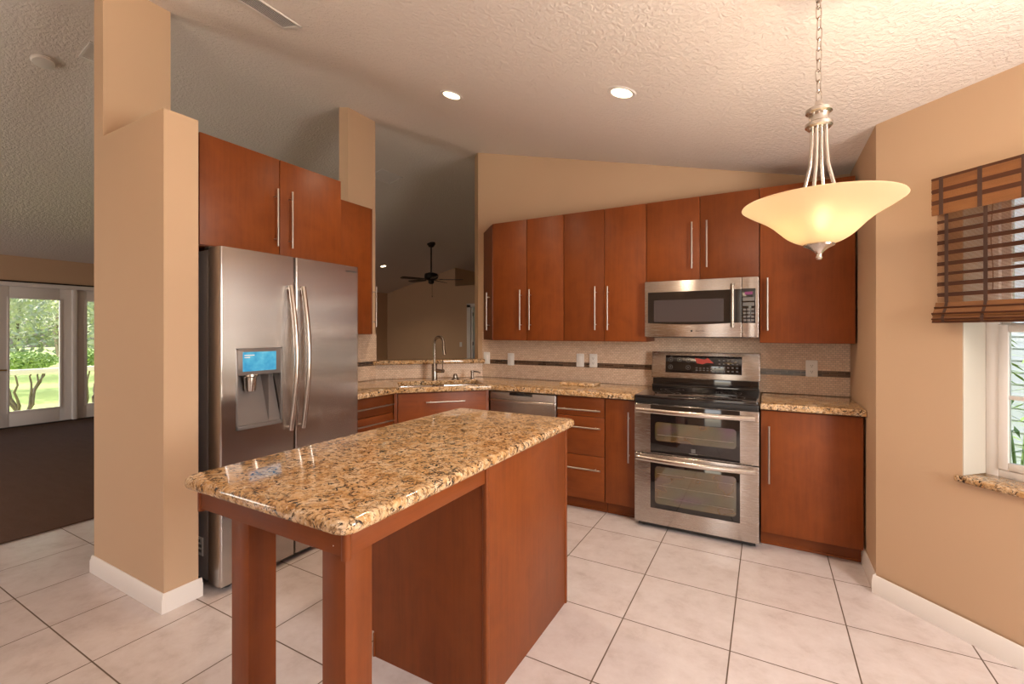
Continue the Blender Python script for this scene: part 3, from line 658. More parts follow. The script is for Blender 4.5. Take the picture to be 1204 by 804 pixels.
# backguard: black riser, then the sloped steel console
mb = MB(); mb.box(RX0+0.008, RX1-0.008, 3.795, 3.865, 0.9, 1.010, 0.004); mb.box(RX0+0.004, RX1-0.004, 3.775, 3.80, 0.915, 0.945, 0.006, 3); part('riser', mb, M_blackglass, t)
BG = Matrix.Translation((0, 3.775, 0.995)) @ Euler((math.radians(-8), 0, 0)).to_matrix().to_4x4()
mb = MB(); mb.box(RX0-0.001, RX1+0.001, 0.0, 0.055, 0, 0.208, 0.006, 3, M=BG); con = part('console', mb, M_steel2, t)
mb = MB(); mb.box(-0.705, -0.160, -0.002, 0.004, 0.045, 0.180, 0.001, M=BG); cp = part('control_panel', mb, M_blackglass, con)
for x, z in ((-0.667, 0.146), (-0.600, 0.147), (-0.535, 0.147), (-0.667, 0.088), (-0.535, 0.088)):
    mb = MB(); mb.add([(x+q_*math.cos(2*PI*k/20), -0.0024, z+q_*math.sin(2*PI*k/20)) for q_ in (0.017, 0.0145) for k in range(20)], [(k, (k+1) % 20, 20+(k+1) % 20, 20+k) for k in range(20)], M=BG)
    mb.box(x-0.004, x+0.004, -0.0026, -0.0022, z-0.004, z+0.004, M=BG); part('burner_mark', mb, M_mark, con)
mb = MB()
for i in range(6):
    for j in range(2): mb.box(-0.480+i*0.026, -0.466+i*0.026, -0.0026, -0.0022, 0.066+j*0.017, 0.073+j*0.017, M=BG)
part('touch_keys', mb, M_mark, con); mb = MB()
for i in range(5):
    for j in range(4): mb.box(-0.320+i*0.030, -0.306+i*0.030, -0.0026, -0.0022, 0.064+j*0.027, 0.073+j*0.027, M=BG)
part('touch_keys', mb, M_mark, con)
mb = MB(); mb.add([(-0.487, -0.0026, 0.163), (-0.420, -0.0026, 0.152), (-0.395, -0.0026, 0.165), (-0.352, -0.0026, 0.125), (-0.400, -0.0026, 0.128), (-0.430, -0.0026, 0.116), (-0.472, -0.0026, 0.122)], [(0, 1, 2, 3, 4, 5, 6)], M=BG); part('display', mb, M_red, con, 'red glowing clock display')
def oven_door(z0, z1, gz0, gz1, wz0, wz1, hz, logo=False):
    m_ = MB(); m_.box(RX0, RX1, RF-0.012, RF+0.042, z0, z1, 0.004, 3); d_ = part('oven_door', m_, M_steel2, t)
    m_ = MB(); m_.box(-0.702, -0.148, RF-0.0145, RF-0.011, gz0, gz1, 0.001); part('glass_panel', m_, M_blackglass, d_)
    m_ = MB(); m_.prism(rounded(-0.672, -0.170, wz0, wz1, 0.022, 4), 0, 0.0022, M=Matrix.Translation((0, RF-0.0142, 0)) @ Euler((PI/2, 0, 0)).to_matrix().to_4x4()); part('window', m_, M_ovenglass, d_)
    m_ = MB(); k = 20
    pts = [(RX0+0.022+(RX1-RX0-0.044)*i/k, RF-0.052-0.030*math.sin(PI*i/k), hz) for i in range(k+1)]
    m_.tube(pts, 0.0165, 14, flat=0.55)
    for x in (RX0+0.034, RX1-0.034): m_.tube([(x, RF-0.0125, hz), (x, RF-0.058, hz)], 0.012, 10)
    part('handle', m_, M_nickel, d_)
    if logo:
        m_ = MB(); m_.box(-0.438, -0.412, RF-0.0150, RF-0.0146, 0.558, 0.584); m_.box(-0.452, -0.398, RF-0.0150, RF-0.0146, 0.548, 0.553); part('logo', m_, M_mark, d_)
    return d_
oven_door(0.524, 0.860, 0.530, 0.858, 0.615, 0.742, 0.822, True)
oven_door(0.040, 0.518, 0.150, 0.470, 0.185, 0.440, 0.492)
for k, z in enumerate((0.655, 0.23, 0.31, 0.39)):
    mb = MB()
    for x in (-0.655, -0.185): pass
    mb.box(-0.655, -0.185, RF-0.0172, RF-0.0166, z, z+0.0025); part('rack_bar', mb, M_midgrey, t)
mb = MB(); mb.box(RX0+0.02, RX1-0.02, RF+0.02, RF+0.06, 0.012, 0.04)
for x in (RX0+0.05, RX1-0.05):
    for y in (RF+0.06, 3.78): mf = MB(); mf.lathe([(0, 0.0005), (0.018, 0.0005), (0.018, 0.03), (0, 0.03)], (x, y, 0), 12); part('foot', mf, M_black, t)
part('kick_plate', mb, M_black, t)

# ------------------------------------------------------------------ microwave
MX0, MX1, MF, MZ0, MZ1 = -0.803, -0.047, 3.500, 1.322, 1.734
t = thing('microwave', 'stainless over-the-range microwave under the short cabinet', 'microwave', ((MX0+MX1)/2, MF, MZ0))
mb = MB(); mb.box(MX0+0.002, MX1-0.002, MF+0.032, WY-0.011, MZ0+0.004, MZ1-0.0005, 0.002); mb.box(MX0+0.05, MX1-0.05, MF+0.06, 3.82, MZ0-0.006, MZ0+0.005); part('body', mb, M_darkgrey, t)
XD = -0.150
mb = MB(); mb.box(MX0, XD-0.001, MF, MF+0.03, MZ0, MZ1-0.001, 0.004, 3); dd = part('door', mb, M_steel2, t)
mb = MB(); k = 16; xa, xb = -0.778, XD-0.001
poly = [(xa, 1.652), (xb, 1.652)]+[(xb+(xa-xb)*i/k, 1.424-0.012*math.sin(PI*i/k)) for i in range(k+1)]
mb.prism(poly, 0, 0.002, M=Matrix.Translation((0, MF+0.0005, 0)) @ Euler((PI/2, 0, 0)).to_matrix().to_4x4()); gl = part('glass_panel', mb, M_blackglass, dd)
mb = MB(); mb.prism(rounded(-0.735, -0.262, 1.432, 1.592, 0.006, 3), 0.0021, 0.0028, M=Matrix.Translation((0, MF+0.0005, 0)) @ Euler((PI/2, 0, 0)).to_matrix().to_4x4()); part('window', mb, plain('microwave_window_screen', (0.055, 0.045, 0.047), 0.15), dd, 'grey see-through screen')
mb = MB(); mb.tube([(-0.205, MF-0.035, 1.392), (-0.205, MF-0.042, 1.53), (-0.205, MF-0.035, 1.688)], 0.0125, 14)
for z in (1.405, 1.675): mb.tube([(-0.205, MF-0.0005, z), (-0.205, MF-0.036, z)], 0.011, 10)
part('handle', mb, M_bronze_nickel, dd)
mb = MB(); mb.box(XD+0.001, MX1, MF, MF+0.03, MZ0, MZ1-0.001, 0.004, 3); pn = part('control_side', mb, M_steel2, t)
mb = MB(); mb.box(XD+0.002, -0.066, MF-0.0018, MF+0.001, 1.418, 1.654, 0.001); part('control_panel', mb, M_blackglass, pn)
mb = MB(); mb.box(-0.132, -0.084, MF-0.0023, MF-0.0017, 1.612, 1.632); part('display', mb, M_purple, pn, 'purple lit clock display')
mb = MB()
for z in (1.570, 1.535): mb.box(-0.143, -0.073, MF-0.0023, MF-0.0017, z, z+0.024)
for j in range(4):
    for i in range(3): mb.box(-0.141+i*0.024, -0.123+i*0.024, MF-0.0023, MF-0.0017, 1.432+j*0.024, 1.446+j*0.024)
part('keypad', mb, M_mark, pn)
FR = lambda x, y, z: Matrix.Translation((x, y, z)) @ Euler((PI/2, 0, 0)).to_matrix().to_4x4()
text('Electrolux', 0.0145, M_darkmark, dd, FR(-0.415, MF-0.0004, 1.366), 'brand_lettering')
mb = MB(); mb.box(-0.478, -0.466, MF-0.0006, MF+0.0005, 1.360, 1.372); part('logo', mb, M_darkmark, dd)

# ------------------------------------------------------------------ refrigerator
t = thing('refrigerator', 'tall side-by-side stainless refrigerator with ice dispenser screen', 'refrigerator', (-2.46, 1.79, 0))
FY0, FY1, FYS, FFX = 1.335, 2.252, 1.766, -2.458
mb = MB(); mb.box(WX+0.03, -2.585, FY0+0.004, FY1-0.004, 0.045, 1.792, 0.006, 2); part('body', mb, M_fridge_side, t)
mb = MB(); mb.box(-3.15, -2.50, FY0+0.03, FY1-0.03, 0.012, 0.047); 
for y in (FY0+0.07, FY1-0.07):
    for x in (-3.1, -2.53): mb.lathe([(0.02, 0.0005), (0.02, 0.02)], (x, y, 0), 12)
part('base_grille', mb, M_black, t)
def fridge_door(y0, y1, cut=None):
    bm = bmesh.new(); m_ = MB(); k = 8
    # gently bowed front, rounded long edges
    pr = [(-2.566, y0), (-2.476, y0)]+[(-2.476+0.016*math.sin(math.radians(90*i/4)), y0+0.010-0.010*math.cos(math.radians(90*i/4))) for i in range(1, 5)]
    pr += [(FFX-0.002+0.003*math.sin(PI*i/k), y0+0.012+(y1-y0-0.024)*i/k) for i in range(k+1)]
    pr += [(-2.476+0.016*math.cos(math.radians(90*i/4)), y1-0.010+0.010*math.sin(math.radians(90*i/4))) for i in range(0, 4)]+[(-2.476, y1), (-2.566, y1)]
    bm.free(); return pr
for y0, y1, nm in ((FY0, FYS-0.003, 'freezer_door'), (FYS+0.003, FY1, 'fridge_door')):
    pr = fridge_door(y0, y1); mb = MB()
    if nm == 'freezer_door':                             # leave a real recess for the dispenser
        mb.prism(pr, 0.038, 0.838); mb.prism(pr, 1.268, 1.803)
        lo = [p_ for p_ in pr if p_[1] <= 1.419]+[(FFX, 1.419), (-2.566, 1.419)]; hi = [(-2.566, 1.677), (FFX, 1.677)]+[p_ for p_ in pr if p_[1] >= 1.677]
        mb.prism(lo, 0.838, 1.268); mb.prism(hi, 0.838, 1.268)
        mb.box(-2.566, -2.545, 1.40, 1.70, 0.838, 1.268)
    else: mb.prism(pr, 0.038, 1.803)
    dd = part(nm, mb, M_steel, t)
    if nm == 'freezer_door': FD = dd
    else: RD = dd
    # long bowed grip beside the middle gap
    hy = 1.722 if nm == 'freezer_door' else 1.803; mb = MB(); k = 24
    pts = [(FFX+0.022+0.052*math.sin(PI*i/k), hy, 0.785+0.845*i/k) for i in range(k+1)]
    mb.tube(pts, 0.0145, 14)
    for z in (0.80, 1.615): mb.tube([(FFX-0.002, hy, z), (FFX+0.026, hy, z)], 0.013, 10)
    part('handle', mb, M_nickel, dd)
    mb = MB(); mb.box(-2.60, -2.50, (y0+0.004) if nm == 'freezer_door' else (y1-0.10), (y0+0.10) if nm == 'freezer_door' else (y1-0.004), 1.8035 if False else 1.793, 1.8, 0.002) if False else mb.box(-2.63, -2.57, y0+0.01 if nm == 'freezer_door' else y1-0.11, y0+0.11 if nm == 'freezer_door' else y1-0.01, 1.7925, 1.812, 0.004)
    part('hinge_cover', mb, M_darkgrey, dd)
mb = MB(); MF_ = Matrix(((0, 0, 1, FFX+0.001), (1, 0, 0, 0), (0, 1, 0, 0), (0, 0, 0, 1)))      # local x->Y, y->Z, z->+X
def frame_ring(y0, y1, z0, z1, wl, wr, wb, wt, th):
    m_ = MB(); m_.box(FFX-0.01, FFX+th, y0, y0+wl, z0, z1, 0.002); m_.box(FFX-0.01, FFX+th, y1-wr, y1, z0, z1, 0.002)
    m_.box(FFX-0.01, FFX+th, y0, y1, z0, z0+wb, 0.002); m_.box(FFX-0.01, FFX+th, y0, y1, z1-wt, z1, 0.002); return m_
mb = frame_ring(1.416, 1.680, 0.834, 1.272, 0.010, 0.010, 0.020, 0.010, 0.005); dp = part('dispenser_frame', mb, M_midgrey, FD)
mb = MB(); mb.box(FFX-0.03, FFX+0.004, 1.424, 1.672, 1.125, 1.264, 0.003); part('dispenser_head', mb, M_midgrey, FD)
mb = MB(); mb.box(FFX+0.0035, FFX+0.0048, 1.449, 1.640, 1.145, 1.250); scn = part('screen', mb, M_screen, FD, 'lit pale blue touch screen')
mb = MB()
for i, w_ in enumerate((0.055, 0.03)): mb.box(FFX+0.0046, FFX+0.0052, 1.458, 1.458+w_, 1.230-0.012*i, 1.235-0.012*i)
part('screen_lines', mb, M_plate, FD)
mb = MB(); mb.add([(FFX-0.085, 1.424, 1.13), (FFX-0.085, 1.672, 1.13), (FFX-0.004, 1.672, 0.855), (FFX-0.004, 1.424, 0.855)], [(0, 1, 2, 3)]); mb.box(FFX-0.0855, FFX-0.004, 1.60, 1.604, 0.86, 1.12); part('niche', mb, M_midgrey, FD)
mb = MB(); mb.lathe([(0, 0.0), (0.024, 0.0), (0.028, 0.012), (0.031, 0.075), (0.040, 0.082), (0.040, 0.094), (0, 0.094)], (FFX-0.025, 1.508, 1.034), 24); part('spout', mb, M_nickel, FD)
text('SAMSUNG', 0.020, M_darkmark, RD, Matrix.Translation((FFX+0.0012, 2.185, 1.765)) @ Euler((PI/2, 0, PI/2)).to_matrix().to_4x4(), 'brand_lettering')
mb = MB(); mb.box(-2.680, -2.625, FY0+0.0025, FY0+0.0045, 0.165, 0.262); st = part('sticker', mb, M_plate, t, 'small white data sticker')
mb = MB()
for i in range(3): mb.box(-2.673, -2.640 if i < 2 else -2.65, FY0+0.0019, FY0+0.0026, 0.18+i*0.026, 0.196+i*0.026)
part('sticker_print', mb, M_mark, st)

# ------------------------------------------------------------------ island
t = thing('kitchen_island', 'cherry kitchen island with table end on two square legs', 'island', (-1.2, 1.4, 0))
IX0, IX1, IY0, IY1, IZ = -1.500, -0.884, 1.402, 2.156, 0.8785
mb = MB(); mb.box(IX0+0.022, IX1-0.016, IY0+0.014, IY1-0.014, 0.10, IZ, 0.001); mb.box(IX0+0.075, IX1-0.016, IY0+0.014, IY1-0.014, 0.0005, 0.10); part('carcass', mb, M_wood, t)
mb = MB(); mb.prism([(IX0+0.06, 0.0005), (IX1-0.012, 0.0005), (IX1-0.012, IZ), (IX0, IZ), (IX0, 0.105), (IX0+0.06, 0.105)], 0, 0.014, M=Matrix.Translation((0, IY0+0.014, 0)) @ Euler((PI/2, 0, 0)).to_matrix().to_4x4()); part('end_panel', mb, M_wood, t)
mb = MB(); mb.prism([(IX0+0.06, 0.0005), (IX1-0.012, 0.0005), (IX1-0.012, IZ), (IX0, IZ), (IX0, 0.105), (IX0+0.06, 0.105)], 0, 0.014, M=Matrix.Translation((0, IY1, 0)) @ Euler((PI/2, 0, 0)).to_matrix().to_4x4()); part('end_panel', mb, M_wood, t)
mb = MB(); mb.box(IX1-0.015, IX1, IY0+0.020, IY1-0.020, 0.0005, IZ, 0.0015); part('side_panel', mb, M_wood, t)
for y in (IY0-0.004, IY1-0.018):
    mb = MB(); mb.prism(rounded(IX1-0.018, IX1+0.005, y, y+0.022, 0.007, 4), 0.0005, IZ); part('corner_trim', mb, M_wood, t)
mb = MB(); mb.box(IX0+0.058, IX0+0.066, IY0-0.005, IY0+0.01, 0.0005, 0.10, 0.002); part('toe_edge', mb, M_wood, t)
for y0, y1, hy in ((IY0+0.016, 1.777, 1.74), (1.781, IY1-0.016, 1.82)):
    d1 = door(t, IX0, IX0+0.019, y0, y1, 0.112, 0.868); pull(d1, (IX0, hy, 0.45), (IX0, hy, 0.80), (-1, 0, 0))
AX0, AX1, AY0, AZ0_ = -1.540, -0.886, 0.772, 0.814
mb = MB(); mb.box(AX0+0.008, AX1-0.010, AY0, AY0+0.02, AZ0_, IZ, 0.0015); part('apron', mb, M_woodx, t)
mb = MB(); mb.box(AX1-0.02, AX1, AY0+0.012, IY0-0.005, AZ0_, IZ, 0.0015); part('apron', mb, M_woody, t)
mb = MB(); mb.box(AX0, AX0+0.02, AY0+0.012, IY0-0.001, AZ0_, IZ, 0.0015); part('apron', mb, M_woody, t)
for x in (AX0-0.004, AX1-0.018):
    mb = MB(); mb.prism(rounded(x, x+0.022, AY0-0.004, AY0+0.018, 0.009, 4), AZ0_-0.008, IZ); part('corner_trim', mb, M_wood, t)
for x0, x1, y0, y1 in ((-1.413, -1.327, 0.800, 0.888), (-0.998, -0.911, 0.793, 0.881)):
    mb = MB(); mb.box(x0, x1, y0, y1, 0.0005, IZ, 0.003, 2); part('leg', mb, M_wood, t)
mb = MB()
for z in (0.835, 0.866): mb.disc((0, 0, 0), 0.0016, 8, M=Matrix.Translation((-0.93, AY0-0.0004, z)) @ Euler((PI/2, 0, 0)).to_matrix().to_4x4())
part('nail_heads', mb, M_plate, t)
mb = MB(); mb.prism(rounded(-1.578, -0.848, 0.735, 2.212, 0.045, 6), 0.8790, 0.9165, 0.0155, 5)
single('island_countertop', mb, M_granite, 'rectangular gold granite slab topping the island', 'countertop', (-1.21, 1.47, 0.879))

# ------------------------------------------------------------------ pendant
PX, PY = 0.150, 1.814
t = thing('pendant_lamp', 'lit amber glass bowl pendant hanging on a nickel chain', 'lamp', (PX, PY, ceil_z(PX)))
RR = 0.225
def bowl_prof():
    # rounded bottom that turns into a flared lip
    K = [(0.028, 0.0), (0.060, 0.009), (0.090, 0.027), (0.113, 0.049), (0.133, 0.069), (0.154, 0.086), (0.177, 0.101), (0.202, 0.116), (RR, 0.132)]
    pts = []
    for i in range(len(K)-1):
        p0, p1, p2, p3 = K[max(i-1, 0)], K[i], K[i+1], K[min(i+2, len(K)-1)]
        for q_ in range(4):
            u = q_/4; pts.append(tuple(0.5*((2*p1[d])+(-p0[d]+p2[d])*u+(2*p0[d]-5*p1[d]+4*p2[d]-p3[d])*u*u+(-p0[d]+3*p1[d]-3*p2[d]+p3[d])*u**3) for d in (0, 1)))
    return [(r, 1.646+z_) for r, z_ in pts+[K[-1]]]
pr = bowl_prof(); up = [(r, z+0.005) for r, z in pr][::-1]
mb = MB(); mb.lathe([(0.028, 1.651)]+pr+[(RR+0.003, 1.7805), (RR+0.001, 1.784)]+up, (PX, PY, 0), 72); part('shade', mb, M_frost, t, 'glowing amber frosted glass bowl')
mb = MB(); mb.lathe([(0, 1.596), (0.007, 1.598), (0.0105, 1.604), (0.008, 1.612), (0.009, 1.616), (0.013, 1.623), (0.026, 1.634), (0.044, 1.643), (0.045, 1.647), (0.042, 1.650), (0, 1.651)], (PX, PY, 0), 32); part('finial', mb, M_nickel, t)
HB = 2.030
mb = MB(); mb.lathe([(0, HB), (0.034, HB), (0.039, HB+0.006), (0.039, HB+0.016), (0.030, HB+0.022), (0.027, HB+0.034), (0.030, HB+0.046), (0.038, HB+0.052), (0.038, HB+0.062), (0.028, HB+0.068), (0.014, HB+0.074), (0.010, HB+0.090), (0, HB+0.091)], (PX, PY, 0), 36); part('hub', mb, M_nickel, t)
for k in range(4):
    a = math.radians(-22+90*k); ca, sa = math.cos(a), math.sin(a); mb = MB()
    mb.tube([(PX+r*ca, PY+r*sa, z) for r, z in ((0.020, HB+0.002), (0.021, HB-0.05), (0.026, HB-0.12), (0.044, HB-0.20), (0.056, HB-0.25), (0.058, HB-0.30), (0.050, 1.700), (0.046, 1.665))], 0.0058, 12); part('rod', mb, M_nickel, t)
mb = MB(); mb.lathe([(0.012, 1.645), (0.012, 1.680), (0.030, 1.690), (0.030, 1.694), (0, 1.694)], (PX, PY, 0), 24); part('socket', mb, M_nickel, t)
mb = MB(); mb.lathe([(0, 1.690), (0.012, 1.692), (0.016, 1.705), (0.026, 1.725), (0.029, 1.742), (0.025, 1.758), (0.012, 1.768), (0, 1.770)], (PX, PY, 0), 24); part('bulb', mb, M_bulb, t)
# chain links, then the canopy
z = HB+0.084; i = 0
while z < ceil_z(PX)-0.055:
    mb = MB(); pts = []; hl = 0.021; hw = 0.0085
    for k in range(16):
        a = 2*PI*k/16; pts.append((hw*math.cos(a), 0, hl+(hl-hw)*(1 if math.sin(a) > 0 else -1)*(1 if abs(math.sin(a)) > 1e-6 else 0)+hw*math.sin(a)))
    mb.tube(pts, 0.0021, 8, closed=True, M=Matrix.Translation((PX, PY, z)) @ Euler((0, 0.06*math.sin(i*2.3), (PI/2 if i % 2 else 0)+0.5)).to_matrix().to_4x4()); part('chain_link', mb, M_nickel, t)
    z += 0.0345; i += 1
mb = MB(); mb.lathe([(0, 0), (0.06, 0), (0.062, -0.008), (0.045, -0.022), (0.014, -0.034), (0.008, -0.060), (0, -0.062)], (PX, PY, ceil_z(PX)+0.012), 32); part('canopy', mb, M_nickel, t)
lamp('pendant_bulb_light', 'POINT', (PX, PY, 1.752), P_PEND, WARM, radius=0.03)

# ------------------------------------------------------------------ ceiling fittings
SA = math.atan(CS); LA = math.atan(LS)
def can(label, x, y):
    z = ceil_z(x); t_ = thing('recessed_light', label, 'light', (x, y, z), (0, SA, 0) if x > RX else (0, -LA, 0), 'lit recessed ceiling lights')
    m_ = MB(); m_.lathe([(0.058, 0.004), (0.060, -0.003), (0.068, -0.006), (0.078, -0.005), (0.082, -0.001), (0.082, 0.004)], n=40); part('trim_ring', m_, M_white, t_, local=True)
    m_ = MB(); m_.lathe([(0.060, -0.002), (0.045, -0.005), (0.0, -0.007)], n=32); part('lens', m_, M_canlens, t_, 'glowing warm lens', local=True)
    lamp('downlight', 'SPOT', (x-0.01*math.sin(SA), y, z-0.03), P_CAN, WARM, rot=(0, 0, 0), radius=0.05, spot=math.radians(130), blend=0.8)
can('lit recessed ceiling light nearer the refrigerator column', -1.925, 2.598); can('lit recessed ceiling light in front of the range wall', -0.718, 2.571)
can('distant lit recessed light on the living room ceiling past the column', -7.55, 7.63)
# added bowl uplight, out of view behind the camera, to brighten the ceiling
ux, uy = -1.5, -0.25
t = thing('added_uplight', 'added unseen opaque metal bowl uplight on a rod behind the camera', 'lamp', (ux, uy, ceil_z(ux)))
mb = MB(); mb.lathe([(0, 2.27), (0.06, 2.275), (0.14, 2.31), (0.19, 2.37), (0.194, 2.372), (0.145, 2.305), (0.06, 2.27), (0, 2.265)], (ux, uy, 0), 40); part('bowl', mb, M_nickel, t)
mb = MB(); mb.tube([(ux, uy, 2.27), (ux, uy, ceil_z(ux)+0.01)], 0.008, 10); mb.lathe([(0, 0.01), (0.06, 0.01), (0.055, -0.02), (0, -0.022)], (ux, uy, ceil_z(ux)), 24); part('rod', mb, M_nickel, t)
lamp('uplight', 'SPOT', (ux, uy, 2.40), P_UP, WARM, rot=(PI, 0, 0), radius=0.08, spot=math.radians(160), blend=0.6)
def vent(label, x, y, wx, wy, sl, m_=M_white, along='y'):
    t_ = thing('ceiling_vent', label, 'vent', (x, y, ceil_z(x)), (0, sl, 0))
    a = MB(); b0, b1 = wx/2, wy/2
    a.box(-b0, b0, -b1, -b1+0.02, -0.008, -0.0005, 0.002); a.box(-b0, b0, b1-0.02, b1, -0.008, -0.0005, 0.002); a.box(-b0, -b0+0.02, -b1, b1, -0.008, -0.0005, 0.002); a.box(b0-0.02, b0, -b1, b1, -0.008, -0.0005, 0.002); part('frame', a, m_, t_, local=True)
    a = MB(); a.box(-b0+0.018, b0-0.018, -b1+0.018, b1-0.018, -0.0012, -0.0004); part('backing', a, m_ if wx > 0.2 else M_darkgrey, t_, local=True)
    a = MB(); n_ = int((wx-0.04)/0.018)
    for i in range(n_):
        xx = -b0+0.028+i*0.018; a.box(-0.007, 0.007, -b1+0.018, b1-0.018, -0.001, 0.0005, M=Matrix.Translation((xx, 0, -0.005)) @ Euler((0, 0.6, 0)).to_matrix().to_4x4())
    part('louvers', a, m_, t_, local=True)
vent('long louvered air vent on the kitchen ceiling by the pillar', -2.415, 1.40, 0.17, 0.64, SA)
vent('small grille on the ceiling just behind the pillar top', -4.60, 1.62, 0.22, 0.26, -LA); vent('air vent on the ceiling beyond the second column', -4.66, 4.76, 0.26, 0.40, -LA)
t = thing('smoke_detector', 'round white smoke detector on the family room ceiling', 'smoke detector', (-4.92, 1.352, ceil_z(-4.92)), (0, -LA, 0))
mb = MB(); mb.lathe([(0.072, -0.0005), (0.072, -0.010), (0.066, -0.022), (0.040, -0.027), (0, -0.028)], n=36); part('cover', mb, M_white, t, local=True)
mb = MB(); mb.lathe([(0.076, -0.0005), (0.078, -0.006), (0.070, -0.008)], n=36); part('mounting_ring', mb, M_white, t, local=True)

# ceiling fan far away
fx, fy = -6.08, 7.50; fz = ceil_z(fx)
t = thing('ceiling_fan', 'dark five-blade ceiling fan in the room beyond the sink', 'ceiling fan', (fx, fy, fz))
mb = MB(); mb.lathe([(0, 0.02), (0.085, 0.02), (0.085, -0.02), (0.05, -0.07), (0.02, -0.085), (0, -0.085)], (fx, fy, fz), 28); part('canopy', mb, M_bronze, t)
mb = MB(); mb.tube([(fx, fy, fz-0.08), (fx, fy, 2.56)], 0.016, 12); part('downrod', mb, M_bronze, t)
mb = MB(); mb.lathe([(0, 2.59), (0.05, 2.585), (0.13, 2.56), (0.14, 2.52), (0.14, 2.47), (0.10, 2.44), (0.06, 2.42), (0.06, 2.37), (0.03, 2.35), (0, 2.35)], (fx, fy, 0), 32); part('motor', mb, M_bronze, t)
for k in range(5):
    M = Matrix.Translation((fx, fy, 2.44)) @ Euler((0, 0, math.radians(29+72*k))).to_matrix().to_4x4() @ Euler((math.radians(11), 0, 0)).to_matrix().to_4x4()
    mb = MB(); mb.prism([(0.18, -0.050), (0.30, -0.062), (0.60, -0.072), (0.655, -0.05), (0.665, 0.0), (0.655, 0.05), (0.60, 0.072), (0.30, 0.062), (0.18, 0.05)], -0.004, 0.004, 0.002, 2, M=M); b_ = part('blade', mb, M_darkblade, t)
    mb = MB(); mb.box(0.10, 0.24, -0.022, 0.022, 0.004, 0.011, 0.003, M=M); part('blade_bracket', mb, M_bronze, b_)
mb = MB(); mb.tube([(fx+0.05, fy-0.03, 2.40), (fx+0.05, fy-0.03, 2.10)], 0.003, 6); mb.lathe([(0, 2.07), (0.008, 2.075), (0.008, 2.10), (0, 2.105)], (fx+0.05, fy-0.03, 0), 10); part('pull_chain', mb, M_bronze, t)

# ------------------------------------------------------------------ far door casing
t = thing('door_3', 'white cased doorway with a dark door ajar on the living room wall', 'door', (-6.0, YF, 0), kind='structure')
mb = MB(); mb.box(-6.56, -6.45, YF-0.018, YF+0.0, 0.0, 2.03, 0.004); mb.box(-6.56, -5.49, YF-0.018, YF, 1.965, 2.06, 0.004); mb.box(-5.6, -5.49, YF-0.018, YF, 0, 2.03, 0.004); part('casing', mb, M_white, t)
mb = MB(); mb.box(-6.445, -6.40, YF+0.01, YF+0.75, 0.02, 2.02, 0.003); part('door_leaf', mb, M_white, t)
mb = MB(); mb.box(-6.40, -5.6, YF+0.3, YF+0.32, 0.0, 2.1); part('doorway_dark_sheet', mb, M_door_dark, t)  # dark sheet with the unlit room's shade put into its colour
mb = MB()
for z in (0.3, 1.02, 1.75): mb.box(-6.40, -6.385, YF-0.0, YF+0.02, z, z+0.09)
part('hinge', mb, M_nickel, t)

# ------------------------------------------------------------------ french doors with garden
def french_leaf(name, label, y0, y1, gy0, gy1, handle=None):
    t_ = thing(name, label, 'door', (XL, (y0+y1)/2, 0), kind='structure'); z0, z1, gz0, gz1 = 0.02, 2.0, 0.235, 1.835
    m_ = MB(); xx0, xx1 = XL-0.09, XL-0.045
    m_.box(xx0, xx1, y0, gy0, z0, z1, 0.003); m_.box(xx0, xx1, gy1, y1, z0, z1, 0.003); m_.box(xx0, xx1, gy0, gy1, z0, gz0, 0.003); m_.box(xx0, xx1, gy0, gy1, gz1, z1, 0.003); part('door_leaf', m_, M_white, t_)
    m_ = MB()
    for a, b, c, d in ((gy0-0.022, gy0+0.004, gz0-0.022, gz1+0.022), (gy1-0.004, gy1+0.022, gz0-0.022, gz1+0.022), (gy0, gy1, gz0-0.022, gz0+0.004), (gy0, gy1, gz1-0.004, gz1+0.022)): m_.box(xx1-0.001, xx1+0.010, a, b, c, d, 0.003)
    part('glazing_bead', m_, M_white, t_)
    m_ = MB(); m_.box(XL-0.070, XL-0.064, gy0, gy1, gz0, gz1); part('pane', m_, M_glass, t_)
    if handle:
        m_ = MB(); m_.tube([(xx1, handle, 0.83), (xx1+0.05, handle, 0.83), (xx1+0.055, handle+0.11, 0.825)], 0.009, 10); part('handle', m_, plain('brass_lever', (0.55, 0.36, 0.12), 0.3, 1.0), t_)
french_leaf('door_1', 'white glazed french door showing the garden', 1.985, 2.865, 2.205, 2.735, handle=2.06)
french_leaf('door_2', 'second white french door half behind the pillar', 2.915, 3.80, 3.045, 3.60)
french_leaf('door_4', 'white fixed french panel left of the picture', 1.12, 1.94, 1.30, 1.80); french_leaf('door_5', 'white fixed french panel behind the pillar', 3.85, 4.55, 4.0, 4.40)
mb = MB(); mb.box(XL-0.10, XL+0.012, FD0-0.07, FD1+0.07, 2.0, 2.06, 0.003)
for y in (FD0-0.035, 1.963, 2.89, 3.825, FD1+0.035): mb.box(XL-0.10, XL+0.012, y-0.025, y+0.025, 0.012, 2.0, 0.003)
struct('trim_4', mb, M_white, label='white frame around the french doors', cat='door frame')
mb = MB(); mb.box(XL-0.12, XL+0.02, FD0, FD1, 0.0005, 0.024, 0.004); struct('trim_5', mb, M_bronze, label='dark threshold under the french doors', cat='threshold')
mb = MB(); mb.box(XL+0.001, XL+0.03, FD0-0.2, FD1+0.2, 2.062, 2.078, 0.002); single('curtain_rod', mb, M_bronze, 'thin dark rod across the top of the french doors', 'curtain rod', (XL, 2.8, 2.07))

